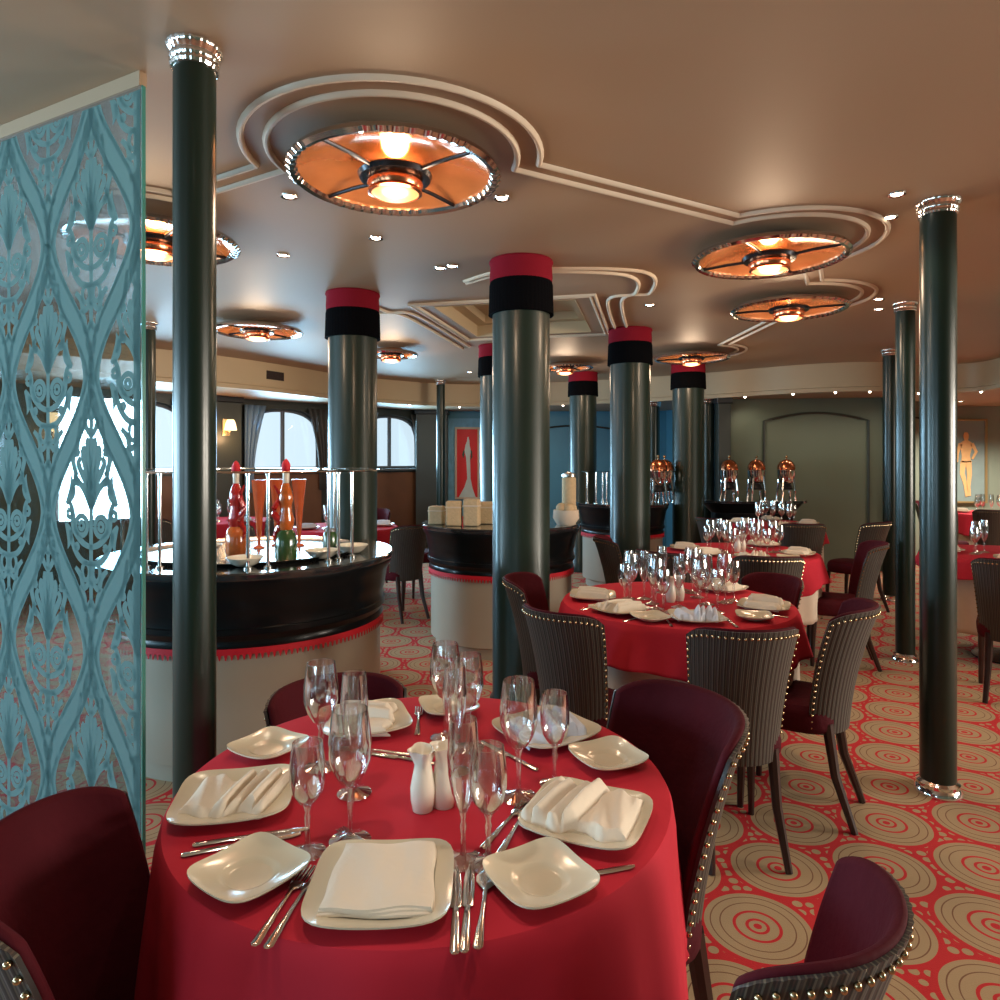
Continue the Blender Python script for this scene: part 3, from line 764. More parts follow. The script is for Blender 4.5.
# beige boxes on the second bar
def soft_box(name, x, y, w, d, h, rz, label, mat='beige_box'):
    t = thing(name, label, 'bread box', (x, y, .951), rz, 'beige boxes on the second bar')
    bm = bmesh.new(); box(bm, -w/2, w/2, -d/2, d/2, 0, h); obj('body', bm, mat, t, True, bevel=.012)
    bm = bmesh.new(); box(bm, -w/2-.003, w/2+.003, -d/2-.003, d/2+.003, h*.72, h*.78); obj('band', bm, 'cloth_cream', t, True, bevel=.002)
for px, y, h, lb in ((437, 5.2, .14, 'short beige bread box at the end of the second bar'), (454, 5.1, .185, 'beige bread box second from the bar end'), (472, 5.08, .20, 'tallest beige bread box beside the fattest column'), (487, 5.25, .17, 'beige bread box half hidden by the fattest column')):
    soft_box('bread_box', (px-500)/680*y, y, .115, .10, h, random.uniform(-.2, .2), lb)
t = thing('bread_basket', 'round pale basket of bread on the second bar behind the column', 'basket', ((566-500)/680*5.2, 5.2, .951))
bm = bmesh.new(); lathe(bm, [(0, 0), (.07, 0), (.1, .05), (.095, .11), (.085, .11), (.09, .05), (.06, .01), (0, .01)], 32, mod=lambda a, z: 1+.03*math.sin(a*16)); obj('basket_wall', bm, 'cloth_cream', t)
for k in range(5):
    a = 2*PI*k/5; bm = bmesh.new(); bmesh.ops.create_uvsphere(bm, u_segments=14, v_segments=8, radius=.042, matrix=Matrix.Translation((.042*math.cos(a), .042*math.sin(a), .12)))
    o = obj('bread_roll', bm, 'beige_box'); o.location = t.location
    tag(o, 'round bread roll in the pale basket on the second bar', 'bread roll', 'bread rolls in the pale basket')
t = thing('tall_canister', 'tall beige canister standing behind the bread basket', 'canister', ((569-500)/680*5.62, 5.62, .951))
bm = bmesh.new(); lathe(bm, [(0, 0), (.055, 0), (.058, .01), (.058, .34), (.05, .35), (0, .35)], 28); obj('body', bm, 'beige_box', t)
bm = bmesh.new(); lathe(bm, [(0, .35), (.062, .352), (.06, .375), (.02, .39), (0, .392)], 28); obj('lid', bm, 'steel', t)

# counter with urns against the green wall
t = thing('serving_counter', 'black serving counter along the green wall carrying three urns', 'counter', (3.08, 8.3, 0))
bm = bmesh.new()
def oval(bm, hx, hy, z0, z1, n=48, flare=1):
    a = [bm.verts.new((hx*math.cos(2*PI*i/n), hy*math.sin(2*PI*i/n), z0)) for i in range(n)]
    b = [bm.verts.new((flare*hx*math.cos(2*PI*i/n), flare*hy*math.sin(2*PI*i/n), z1)) for i in range(n)]
    bm.faces.new(a); bm.faces.new(b)
    for i in range(n): bm.faces.new((a[i], a[(i+1) % n], b[(i+1) % n], b[i]))
oval(bm, .5, .22, .0, .8); obj('body', bm, 'black_lacquer', t)
bm = bmesh.new(); oval(bm, .5, .22, .801, .92, flare=1.24); obj('flared_frieze', bm, 'black_lacquer', t)
bm = bmesh.new(); oval(bm, .66, .3, .921, .95); obj('counter_top', bm, 'black_granite', t)
u0 = None
for k, (x, y, lb) in enumerate(((2.77, 8.22, 'silver urn with copper dome nearest the fringed column'), (3.1, 8.22, 'middle silver urn with copper dome on the long counter'), (3.46, 8.22, 'silver urn with copper dome farthest from the column'), (1.78, 7.66, 'silver urn with copper dome just beside the third column'), (1.9, 7.86, 'second copper-domed urn on the small distant bar'))):
    if u0 is None:
        u0 = thing('beverage_urn', lb, 'urn', (x, y, .951), 0, 'copper-domed urns')
        for a in (45, 135, 225, 315):
            aa = math.radians(a); bm = bmesh.new()
            tube(bm, [(.115*math.cos(aa), .115*math.sin(aa), 0), (.105*math.cos(aa), .105*math.sin(aa), .12), (.085*math.cos(aa), .085*math.sin(aa), .27)], .014, 8); obj('leg', bm, 'chrome', u0)
        bm = bmesh.new(); lathe(bm, [(0, .2), (.06, .2), (.075, .215), (.09, .24), (.1, .3), (.108, .36), (.1, .37), (0, .37)], 32); obj('body', bm, 'chrome', u0)
        bm = bmesh.new(); lathe(bm, [(0, .13), (.07, .13), (.075, .15), (.05, .2), (0, .2)], 24); obj('burner', bm, 'black_panel', u0)
        bm = bmesh.new(); lathe(bm, [(.1, .371), (.106, .375), (.1, .42), (.075, .465), (.035, .49), (0, .497)], 32); dm_ = obj('dome', bm, 'copper', u0)
        bm = bmesh.new(); lathe(bm, [(.008, .495), (.006, .51), (.018, .52), (.014, .54), (0, .545)], 16); obj('finial', bm, 'brass', dm_)
        bm = bmesh.new(); tube(bm, [(0, -.09, .26), (0, -.13, .255), (0, -.14, .23)], .009, 8); obj('tap', bm, 'chrome', u0)
    else: dup(u0, (x, y, .951), 0, lb)

# ------------------------------------------------------------------ chairs
def chair_proto(near):
    t = thing('dining_chair', 'proto', 'chair', group='studded burgundy dining chairs')
    A0, A1 = math.radians(196), math.radians(344)
    def backpt(u, v, out):
        a = A0+(A1-A0)*u
        side = abs(2*u-1)
        ztop = .868-.006*side**2-.035*side**6
        zb = .36
        z = zb+(ztop-zb)*v
        r = .148+.035*v+(.026 if out else 0)+.012*v*v
        lean = -.07*v*v
        return (r*1.02*math.cos(a), -.03+lean+r*math.sin(a)*1.0, z)
    def shell(name, rin_out, mat, n=40, m=14, thick=None, uv=False):
        bm = bmesh.new()
        a = grid(bm, lambda u, v: backpt(u, v, 0 if rin_out == 'in' else 1), n, m)
        return bm, a
    # velvet inside: closed slab between inner surface and a middle surface
    bm = bmesh.new()
    n, m = 37, 12
    inn = grid(bm, lambda u, v: backpt(u, v, False), n, m)
    def midp(u, v):
        p = Vector(backpt(u, v, False)); q = Vector(backpt(u, v, True)); return tuple(p.lerp(q, .72))
    mid = grid(bm, midp, n, m)
    for i in range(n-1):
        # rounded top roll
        p = [inn[i][-1], mid[i][-1], inn[i+1][-1], mid[i+1][-1]]
        bm.faces.new((inn[i][-1], inn[i+1][-1], mid[i+1][-1], mid[i][-1])); bm.faces.new((inn[i][0], mid[i][0], mid[i+1][0], inn[i+1][0]))
    for j in range(m-1):
        bm.faces.new((inn[0][j], inn[0][j+1], mid[0][j+1], mid[0][j])); bm.faces.new((inn[-1][j], mid[-1][j], mid[-1][j+1], inn[-1][j+1]))
    o = obj('backrest', bm, 'velvet', t, True, bevel=.009)
    # striped outside panel
    bm = bmesh.new(); ul = bm.loops.layers.uv.new('UVMap')
    n2 = 105
    def outp(u, v, k=1.0):
        p = Vector(backpt(u, v*.985, False)); q = Vector(backpt(u, v*.985, True)); return p.lerp(q, k)
    V = []
    for i in range(n2):
        u = i/(n2-1); k = 1.0+.05*math.cos(u*26*2*PI); V.append([bm.verts.new(outp(u, j/9, k)) for j in range(10)])
    W = [[bm.verts.new(outp(i/(n2-1), j/9, .73)) for j in range(10)] for i in range(n2)]
    def face(vs, us):
        f = bm.faces.new(vs)
        for l, u in zip(f.loops, us): l[ul].uv = u
    for i in range(n2-1):
        u0_, u1_ = i/(n2-1), (i+1)/(n2-1)
        for j in range(9): face((V[i][j], V[i+1][j], V[i+1][j+1], V[i][j+1]), ((u0_, j/9), (u1_, j/9), (u1_, (j+1)/9), (u0_, (j+1)/9)))
        face((V[i][9], V[i+1][9], W[i+1][9], W[i][9]), ((u0_, 1), (u1_, 1), (u1_, 1), (u0_, 1)))
        face((V[i][0], V[i+1][0], W[i+1][0], W[i][0]), ((u0_, 0), (u1_, 0), (u1_, 0), (u0_, 0)))
    for j in range(9):
        for i in (0, n2-1): face((V[i][j], V[i][j+1], W[i][j+1], W[i][j]), ((.01, 0),)*4)
    sp_ = obj('striped_panel', bm, 'stripe_fabric', t)
    # nail heads along top and down both edges
    spots_ = [(.03+.94*i/24, .955, .0062) for i in range(25)]+[(u, .06+.85*j/16, .0055) for j in range(17) for u in (.022, .978)]
    if near:
        nm_ = None
        for u, v, r in spots_:
            if nm_ is None:
                bm = bmesh.new(); bmesh.ops.create_uvsphere(bm, u_segments=10, v_segments=6, radius=.006); nm_ = obj('nailhead', bm, 'brass', sp_); q_ = nm_
            else: q_ = nm_.copy(); C.objects.link(q_)
            q_.parent = sp_; q_.location = outp(u, v, 1.12)
    else:
        bm = bmesh.new()
        for u, v, r in spots_: bmesh.ops.create_uvsphere(bm, u_segments=6, v_segments=4, radius=r, matrix=Matrix.Translation(outp(u, v, 1.12)))
        obj('nailhead_trim', bm, 'brass', t)
    # seat
    bm = bmesh.new()
    def seatp(u, v):
        a = 2*PI*u
        c, s = math.cos(a), math.sin(a); p = 3.2
        rr = 1/((abs(c)**p+abs(s)**p)**(1/p))
        prof = [(0, .47), (.6, .472), (.88, .465), (.97, .445), (1.0, .415), (.985, .375), (.93, .36), (0, .36)]
        k = v*(len(prof)-1); i = min(int(k), len(prof)-2); f = k-i
        r = prof[i][0]*(1-f)+prof[i+1][0]*f; z = prof[i][1]*(1-f)+prof[i+1][1]*f
        r = max(r, .001)
        y = .215*rr*r*s
        return (.19*rr*r*c*(1+.1*(s if s > 0 else -.0)), .02+y*.93, z)
    grid(bm, seatp, 40, 22, closeu=True)
    bmesh.ops.remove_doubles(bm, verts=bm.verts, dist=.0005)
    obj('seat', bm, 'velvet', t)
    for sx in (-1, 1):
        bm = bmesh.new(); tube(bm, [(sx*.165, .17, .37), (sx*.167, .18, .2), (sx*.17, .185, 0)], .02, 8, taper=[.023, .018, .013]); obj('leg', bm, 'dark_wood', t)
        bm = bmesh.new(); tube(bm, [(sx*.125, -.14, .40), (sx*.13, -.17, .2), (sx*.145, -.24, 0)], .02, 8, taper=[.023, .019, .014]); obj('leg', bm, 'dark_wood', t)
    return t
cps = {}
def chair(x, y, tx, ty, label, group='studded burgundy dining chairs', sc=1.0, z=1.0, turn=0):
    near = y < 3.5
    rz = math.atan2(ty-y, tx-x)-PI/2+math.radians(turn)
    if near not in cps:
        c = cps[near] = chair_proto(near); c['label'] = label; c.location = (x, y, 0); c.rotation_euler = (0, 0, rz); c.scale = (sc, sc, z); return c
    return dup(cps[near], (x, y, 0), rz, label, group, (sc, sc, z))
T1, T2, T3, T4, T5, T6 = (-.16, 1.475), (.855, 3.306), (1.80, 5.09), (2.92, 7.3), (3.72, 4.95), (6.3, 8.7)
T7, T8 = (-1.6, 6.95), (-3.1, 7.7)
R1, R2 = .52, .55
# around the nearest table
chair(-.52, 1.15, .43, 1.36, 'burgundy chair at the glass panel side of the nearest table, studs facing the corner', sc=1.06, z=.97)
chair(-.45, 2.06, *T1, 'burgundy chair on the far side of the nearest table in front of the bar', z=.815, sc=1.07)
chair(.24, 1.60, *T1, 'large dark burgundy chair beside the side plate of the nearest table', sc=1.1, z=.985, turn=4)
chair(.321, 1.074, -.386, 1.781, 'burgundy chair in the bottom corner with big brass studs seen from above', sc=.9, z=.97)
# second table
chair(.87, 2.60, *T2, 'striped studded chair back standing in front of the second table', sc=.94)
chair(.36, 2.82, *T2, 'smaller striped studded chair back beside the fattest column', sc=.92)
chair(.31, 3.34, *T2, 'burgundy chair at the foot of the fattest column, red velvet top', turn=-12, sc=.95)
chair(1.25, 2.88, *T2, 'burgundy chair seen side-on with studded edge near the slim pole', turn=14)
chair(1.38, 3.68, *T2, 'burgundy velvet chair half hidden on the far side of the second table', z=.925, sc=.88)
# third table
chair(1.68, 4.36, *T3, 'striped chair back standing between the second and third tables')
chair(1.18, 4.50, *T3, 'dark striped chair beside the third table near the fringed column')
chair(1.02, 5.12, *T3, 'burgundy chair at the column end of the third table')
chair(2.42, 4.86, *T3, 'burgundy chair on the open carpet side of the third table')
# fourth
chair(2.80, 6.42, *T4, 'striped chair back in front of the fourth table')
chair(3.42, 6.55, *T4, 'dark chair on the open carpet side of the fourth table')
chair(2.28, 6.9, *T4, 'dark chair of the fourth table standing near the fringed column')
# right tables
chair(3.14, 4.15, *T5, 'dark chair at the picture edge beside the pale-skirted table')
chair(5.38, 8.2, *T6, 'distant dark chair below the figure painting nearest the wall corner')
chair(5.85, 8.05, *T6, 'distant dark chair at the table below the figure painting')
chair(6.0, 9.3, *T6, 'distant chair against the wall under the figure painting')
# rear left dining area
chair(-.92, 6.25, *T7, 'dark chair standing clear on the carpet between the two round bars')
chair(-.8, 7.3, *T7, 'second dark chair farther back between the round bars')
chair(-2.25, 6.5, *T7, 'dark chair behind the bar near the middle arched window')
chair(-1.5, 7.75, *T7, 'dark chair on the window side of the table between the bars')
chair(-2.42, 7.25, *T8, 'dark chair by the table under the middle arched window')
chair(-3.4, 7.0, *T8, 'dark chair behind the bar bottles under the windows')

# ------------------------------------------------------------------ tables and cloths
def drape(R, z, hang, waves, amp, corner, ph, n=160, m=14, flare=.03):
    bm = bmesh.new(); c = bm.verts.new((0, 0, z)); rings = []
    prof = [(.4, 0), (.75, 0), (.96, 0), (.99, .003), (1.0, .012)]
    for r, dz in prof: rings.append([bm.verts.new((R*r*math.cos(2*PI*i/n), R*r*math.sin(2*PI*i/n), z-dz)) for i in range(n)])
    for j in range(1, m+1):
        v = j/m; ring = []
        for i in range(n):
            a = 2*PI*i/n
            h = hang+corner*(abs(math.cos(2*(a-ph)))**2)
            w = amp*v**.8*(math.sin(a*waves+ph)+.5*math.sin(a*(waves*2+1)+1.3)+.35*math.sin(a*(waves-3)))
            rr = R+flare*v+w+.004
            ring.append(bm.verts.new((rr*math.cos(a), rr*math.sin(a), z-.012-h*v)))
        rings.append(ring)
    for i in range(n): bm.faces.new((c, rings[0][i], rings[0][(i+1) % n]))
    for A, B in zip(rings, rings[1:]):
        for i in range(n): bm.faces.new((A[i], B[i], B[(i+1) % n], A[(i+1) % n]))
    return bm
ZT = .76
def table(c, R, nm, hang=.20, corner=.12, ph=.6, red=True, under=True, uh=.42):
    x, y = c
    t = thing('round_table', 'round pedestal table hidden under the cloth '+nm, 'table', (x, y, 0), 0, 'round dining tables')
    bm = bmesh.new(); lathe(bm, [(0, .715), (R-.03, .715), (R-.02, .72), (R-.02, .74), (R-.03, .745), (0, .745)], 64); obj('tabletop', bm, 'dark_wood', t)
    bm = bmesh.new(); lathe(bm, [(.05, .03), (.045, .1), (.035, .3), (.045, .6), (.1, .714), (0, .714)], 24); obj('pedestal', bm, 'dark_metal', t)
    bm = bmesh.new(); lathe(bm, [(0, 0), (.24, 0), (.24, .012), (.06, .03), (0, .03)], 32); obj('base', bm, 'dark_metal', t)
    if under:
        o = obj('under_cloth', drape(R-.012, .751, uh, 13, .010, .0, ph, flare=.0), 'cloth_cream', loc=(x, y, 0)); tag(o, 'cream under-cloth hanging below the top cloth '+nm, 'tablecloth', 'cream under-cloths')
        md = o.modifiers.new('thick', 'SOLIDIFY'); md.thickness = .002
    if red:
        o = obj('tablecloth', drape(R, ZT-.001, hang, 11, .014, corner, ph, flare=.035), 'cloth_red', loc=(x, y, 0)); tag(o, 'red tablecloth draped '+nm, 'tablecloth', 'red tablecloths')
        md = o.modifiers.new('thick', 'SOLIDIFY'); md.thickness = .002; md.offset = -1
table(T1, R1, 'over the nearest round table', hang=.36, corner=.14, ph=.75)
table(T2, R2, 'over the second table', hang=.17, corner=.05, ph=.2)
table(T3, R2, 'over the third table', hang=.17, corner=.06, ph=.2)
table(T4, .5, 'over the fourth table before the urns', hang=.17, corner=.05, ph=.2)
table(T5, .56, 'over the pale-skirted table behind the slim poles', hang=.10, corner=.03, ph=.3, uh=.5)
table(T6, .5, 'under the figure painting', hang=.2, corner=.06)
table(T7, .55, 'between the two round bars', hang=.3, corner=.1)
table(T8, .5, 'behind the bar bottles', hang=.3, corner=.1)

# ------------------------------------------------------------------ tableware prototypes
def plate_bm(w):
    bm = bmesh.new()
    prof = [(0, .006, 2), (.42, .006, 2), (.47, .0065, 2.1), (.53, .011, 2.4), (.6, .0125, 2.8), (.8, .0155, 3.8), (.97, .021, 4.6), (1.0, .0225, 4.8), (1.0, .020, 4.8), (.97, .0175, 4.6), (.6, .004, 2.6), (.5, 0, 2.2), (0, 0, 2)]
    n = 64; rings = []
    for t, z, p in prof:
        if t == 0: rings.append([bm.verts.new((0, 0, z))]); continue
        ring = []
        for i in range(n):
            a = 2*PI*i/n; c, s = math.cos(a), math.sin(a)
            rr = 1/((abs(c)**p+abs(s)**p)**(1/p)); lift = 1+.16*((rr-1)/.19 if z > .01 else 0)
            ring.append(bm.verts.new((w/2*t*rr*c, w/2*t*rr*s, z*lift)))
        rings.append(ring)
    for A, B in zip(rings, rings[1:]):
        for i in range(n):
            j = (i+1) % n
            if len(A) == 1: bm.faces.new((A[0], B[i], B[j]))
            elif len(B) == 1: bm.faces.new((A[i], B[0], A[j]))
            else: bm.faces.new((A[i], B[i], B[j], A[j]))
    return bm
def napkin_flat_bm():
    bm = bmesh.new()
    for k, (w, h, z) in enumerate(((.172, .176, .021), (.168, .172, .0255), (.165, .17, .030))):
        def fn(u, v, w=w, h=h, z=z):
            x = (u-.5)*w*(1-.08*v); y = (v-.5)*h
            e = min(u, 1-u, v, 1-v); return (x+.002*math.sin(v*9), y+.003*math.sin(u*7+k), z+.004*min(1, e*14)+.0012*math.sin(u*11+v*5))
        grid(bm, fn, 18, 18)
        # folded edge walls
        def fl(u, v, w=w, h=h, z=z):
            P = [(-.5, -.5), (.5, -.5), (.5, .5), (-.5, .5), (-.5, -.5)]; s = u*4; i = min(int(s), 3); f = s-i
            px_, py_ = P[i][0]*(1-f)+P[i+1][0]*f, P[i][1]*(1-f)+P[i+1][1]*f
            return (px_*w*(1-.08*(py_+.5))+.002*math.sin((py_+.5)*9), py_*h+.003*math.sin((px_+.5)*7+k), z-.004*v+.0012*math.sin((px_+.5)*11+(py_+.5)*5))
        grid(bm, fl, 41, 2)
    return bm
def napkin_pleat_bm():
    """square fold at one side, three upright pleats fanning at the other"""
    bm = bmesh.new()
    def prof(u, v):
        if u < .42: return .024+.007*math.sin(u/.42*PI)+.002*math.sin(u*30+v*6)
        k = (u-.42)/.58*4; i = int(min(k, 3.999)); f = k-i
        return .021+(.026, .020, .024, .017)[i]*abs(math.sin(PI*f))**.55*(1-.35*abs(v-.45))
    def fn(u, v):
        e = min(v*1.2, (1-v)*1.2, u, 1-u)
        k = min(1, e*9+.1); z = .010+(prof(u, v)-.010)*math.sin(k*PI/2)
        x = -.09+.18*u+(v-.5)*.035*(1 if u > .42 else .3)+(.35*(z-.02) if u > .42 else 0)
        y = (v-.5)*(.145-.012*math.sin(u*19))
        return (x, y+.007*math.sin(u*11), z)
    grid(bm, fn, 96, 26)
    def fe(u, v):
        s = u*4; P = [(0, 0), (1, 0), (1, 1), (0, 1), (0, 0)]; i = min(int(s), 3); f = s-i
        uu, vv = P[i][0]*(1-f)+P[i+1][0]*f, P[i][1]*(1-f)+P[i+1][1]*f
        p = fn(uu, vv); return (p[0], p[1], p[2]-v*max(p[2]-.008, 0))
    grid(bm, fe, 161, 2)
    return bm
protos = {}
def put(key, name, builder, cat, group, x, y, z, rz, label, sc=None):
    if key not in protos:
        o = builder(); o.location = (x, y, z); o.rotation_euler = (0, 0, rz); tag(o, label, cat, group)
        if sc: o.scale = sc
        o.name = name
        protos[key] = o; return o
    return dup(protos[key], (x, y, z), rz, label, group, sc or (1, 1, 1))
GOB = dict(
    goblet=dict(h=.235, bowl=[(.008, .098), (.018, .106), (.030, .125), (.0375, .15), (.038, .18), (.034, .215), (.031, .235)], stem=[(.0055, .02), (.0045, .05), (.0065, .075), (.0045, .082), (.009, .098)], foot=[(0, .001), (.036, .001), (.037, .003), (.02, .008), (.007, .014), (.0055, .021)]),
    wine=dict(h=.195, bowl=[(.007, .085), (.016, .092), (.026, .108), (.031, .13), (.031, .155), (.028, .18), (.026, .195)], stem=[(.005, .018), (.004, .045), (.006, .066), (.004, .072), (.008, .085)], foot=[(0, .001), (.031, .001), (.032, .003), (.018, .008), (.006, .013), (.005, .019)]),
    flute=dict(h=.24, bowl=[(.006, .085), (.012, .095), (.020, .118), (.026, .15), (.0275, .18), (.025, .215), (.023, .24)], stem=[(.005, .018), (.004, .045), (.0065, .062), (.004, .07), (.007, .085)], foot=[(0, .001), (.033, .001), (.034, .003), (.018, .008), (.006, .013), (.005, .019)]))
def glass(kind, far=False):
    g = GOB[kind]
    t = bpy.data.objects.new(kind+'_glass', None) if not far else None
    ins = [(max(r-.0012, .001), z) for r, z in g['bowl'][::-1]]; ins[-1] = (.0, g['bowl'][0][1]+.004)
    bowl = [(0, g['bowl'][0][1]-.002)]+g['bowl']+ins
    if far:
        bm = bmesh.new(); lathe(bm, g['foot']+g['stem'][1:-1]+g['bowl']+ins, 14); return obj(kind+'_glass', bm, 'goblet_glass')
    C.objects.link(t)
    bm = bmesh.new(); lathe(bm, bowl, 28); obj('bowl', bm, 'goblet_glass', t)
    bm = bmesh.new(); lathe(bm, g['stem'], 14); obj('stem', bm, 'goblet_glass', t)
    bm = bmesh.new(); lathe(bm, g['foot'], 28); obj('foot', bm, 'goblet_glass', t)
    return t
def fl_item(kind):
    bm = bmesh.new()
    def strip(pts, th=.0022):
        V = []
        for (y, hw, z) in pts: V.append([bm.verts.new((-hw, y, z)), bm.verts.new((-hw*.5, y, z+th)), bm.verts.new((hw*.5, y, z+th)), bm.verts.new((hw, y, z)), bm.verts.new((hw*.5, y, z-.0006)), bm.verts.new((-hw*.5, y, z-.0006))])
        for A, B in zip(V, V[1:]):
            for k in range(6): bm.faces.new((A[k], A[(k+1) % 6], B[(k+1) % 6], B[k]))
        bm.faces.new(V[0]); bm.faces.new(V[-1])
    if kind == 'knife': strip([(-.1, .004, .002), (-.095, .0075, .002), (-.03, .0055, .003), (-.005, .004, .003), (0, .0085, .002), (.04, .0095, .002), (.085, .008, .002), (.1, .003, .002)])
    elif kind == 'spoon': strip([(-.095, .004, .002), (-.09, .0075, .002), (-.02, .0035, .005), (.03, .003, .006), (.04, .009, .005), (.055, .0175, .003), (.07, .019, .002), (.085, .014, .003), (.095, .004, .005)])
    else:
        strip([(-.095, .004, .002), (-.09, .0075, .002), (-.02, .0035, .005), (.025, .003, .006), (.035, .009, .004), (.05, .012, .003)])
        for k in range(4):
            x = -.0095+k*.0063; box(bm, x-.0016, x+.0016, .049, .095, .0025, .0045)
    return obj(kind, bm, 'chrome')
def shaker():
    bm = bmesh.new()
    lathe(bm, [(0, 0), (.020, 0), (.024, .02), (.025, .045), (.019, .075), (.0165, .09), (.022, .108), (.028, .12), (.025, .119), (.014, .1), (0, .096)], 28, mod=lambda a, z: 1+(.14*math.sin(a*4) if z > .1 else 0))
    return obj('salt_shaker', bm, 'white_ceramic')
B = {'dinner': lambda: obj('dinner_plate', plate_bm(.225), 'porcelain'), 'side': lambda: obj('side_plate', plate_bm(.15), 'porcelain'),
     'nflat': lambda: obj('napkin', napkin_flat_bm(), 'napkin'), 'npleat': lambda: obj('napkin', napkin_pleat_bm(), 'napkin'), 'nblue': lambda: obj('napkin', napkin_pleat_bm(), 'napkin_blue'),
     'knife': lambda: fl_item('knife'), 'fork': lambda: fl_item('fork'), 'spoon': lambda: fl_item('spoon'), 'shaker': shaker}
NAME = {'dinner': ('dinner_plate', 'plate'), 'side': ('side_plate', 'plate'), 'nflat': ('napkin', 'napkin'), 'npleat': ('napkin', 'napkin'), 'nblue': ('napkin', 'napkin'),
        'knife': ('knife', 'knife'), 'fork': ('fork', 'fork'), 'spoon': ('spoon', 'spoon'), 'shaker': ('salt_shaker', 'shaker')}
def P(key, x, y, deg, label, group, z=ZT, sc=None):
    n, c = NAME[key]
    return put(key, n, B[key], c, group, x, y, z, math.radians(deg), label, sc)
def G(kind, x, y, label, group, far=False, k=1.0):
    key = kind+('_far' if far else '')
    return put(key, kind+'_glass', lambda: glass(kind, far), 'glass', group, x, y, ZT, random.uniform(0, 6), label, (k, k, k))

# nearest table, item by item
g = 'tableware on the nearest table'
P('dinner', -.187, 1.08, 2, 'large square plate with flat folded napkin at the front table edge', 'square dinner plates'); P('nflat', -.187, 1.085, 2, 'flat square-folded napkin on the front plate', 'folded napkins', ZT)
P('dinner', -.53, 1.36, 12, 'square plate with pleated napkin beside the etched glass side', 'square dinner plates'); P('npleat', -.53, 1.36, 8, 'pleated napkin on the plate at the glass panel side', 'folded napkins')
P('dinner', .165, 1.29, 155, 'square plate with creamy pleated napkin beside the dark burgundy chair', 'square dinner plates'); P('npleat', .165, 1.295, 160, 'creamy pleated napkin on the plate near the dark burgundy chair', 'folded napkins', sc=(1.08, 1.1, 1.2))
P('dinner', .115, 1.70, 35, 'square plate with white napkins on the far side behind the wine glasses', 'square dinner plates'); P('nblue', .115, 1.70, 30, 'bluish white pleated napkin seen through the wine glasses', 'folded napkins')
P('dinner', -.35, 1.76, 110, 'square plate with napkin before the far burgundy chair', 'square dinner plates'); P('npleat', -.35, 1.76, 95, 'pleated napkin in front of the far burgundy chair', 'folded napkins')
P('side', -.41, 1.115, -35, 'empty square side plate left of the front napkin plate', 'square side plates', sc=(1.05, 1.05, 1))
P('side', .065, 1.10, 30, 'empty square side plate at the front edge beside the spoon', 'square side plates', sc=(1.05, 1.05, 1))
P('side', .245, 1.545, 25, 'empty square side plate touching the dark burgundy chair', 'square side plates')
P('side', -.545, 1.60, 60, 'empty side plate at the far left edge of the nearest table', 'square side plates')
P('side', -.14, 1.86, 20, 'side plate at the far edge between two napkin plates', 'square side plates')
G('goblet', -.27, 1.225, 'large goblet behind the front napkin plate', g, k=1.02)
G('flute', -.30, 1.40, 'tall flute standing behind the large goblet', g, k=1.04)
G('wine', -.337, 1.19, 'small wine glass beside the front side plate', g, k=1.0)
G('goblet', -.40, 1.52, 'goblet standing before the far burgundy chair', g)
G('flute', -.063, 1.165, 'flute in front of the salt and pepper shakers', g, k=1.02)
G('wine', -.02, 1.155, 'wine glass just above the spoon', g, k=1.04)
G('goblet', -.135, 1.68, 'goblet farthest back, near the far side plate', g)
G('wine', -.075, 1.62, 'slim wine glass beside the farthest goblet', g, k=1.15)
G('flute', -.10, 1.50, 'flute in the middle of the nearest table behind the shakers', g, k=.98)
G('goblet', .038, 1.385, 'goblet standing beside the creamy pleated napkin', g, k=1.02)
G('wine', .116, 1.44, 'small wine glass in front of the bluish napkin', g)
P('shaker', -.152, 1.34, 0, 'white ceramic salt shaker, first of the pair on nearest table', 'white shakers'); P('shaker', -.112, 1.355, 40, 'white ceramic pepper shaker beside its twin on nearest table', 'white shakers')
P('fork', -.335, 1.055, -8, 'outer fork left of the front napkin plate', 'cutlery on the nearest table'); P('fork', -.315, 1.05, -8, 'inner fork tight against the front napkin plate', 'cutlery on the nearest table')
P('knife', -.068, 1.045, 3, 'inner knife beside the front napkin plate', 'cutlery on the nearest table'); P('knife', -.05, 1.048, 0, 'outer knife next to the spoon', 'cutlery on the nearest table')
P('spoon', -.025, 1.05, -4, 'large spoon beside the two knives', 'cutlery on the nearest table')
P('knife', -.46, 1.215, -70, 'first knife below the napkin plate by the glass side', 'cutlery on the nearest table'); P('knife', -.452, 1.24, -74, 'second knife below the napkin plate by the glass side', 'cutlery on the nearest table')
P('fork', -.24, 1.215, 50, 'dessert fork lying behind the front napkin plate', 'cutlery on the nearest table', sc=(.8, .8, 1)); P('knife', -.16, 1.205, 94, 'dessert knife lying behind the front napkin plate', 'cutlery on the nearest table', sc=(.7, .7, 1))
P('fork', .03, 1.27, -20, 'fork lying between goblet and creamy napkin', 'cutlery on the nearest table'); P('fork', .012, 1.285, -28, 'second fork lying between goblet and creamy napkin', 'cutlery on the nearest table')
P('fork', -.30, 1.60, 80, 'fork lying before the far burgundy chair setting', 'cutlery on the nearest table'); P('knife', -.24, 1.57, 70, 'knife lying before the far burgundy chair setting', 'cutlery on the nearest table')
P('knife', .155, 1.13, -75, 'knife tip poking out beyond the front side plate', 'cutlery on the nearest table', sc=(.75, .75, 1))
P('fork', -.215, 1.79, 5, 'fork between far napkin plate and far side plate', 'cutlery on the nearest table'); P('knife', .02, 1.58, 40, 'knife lying in front of the bluish napkin plate', 'cutlery on the nearest table')

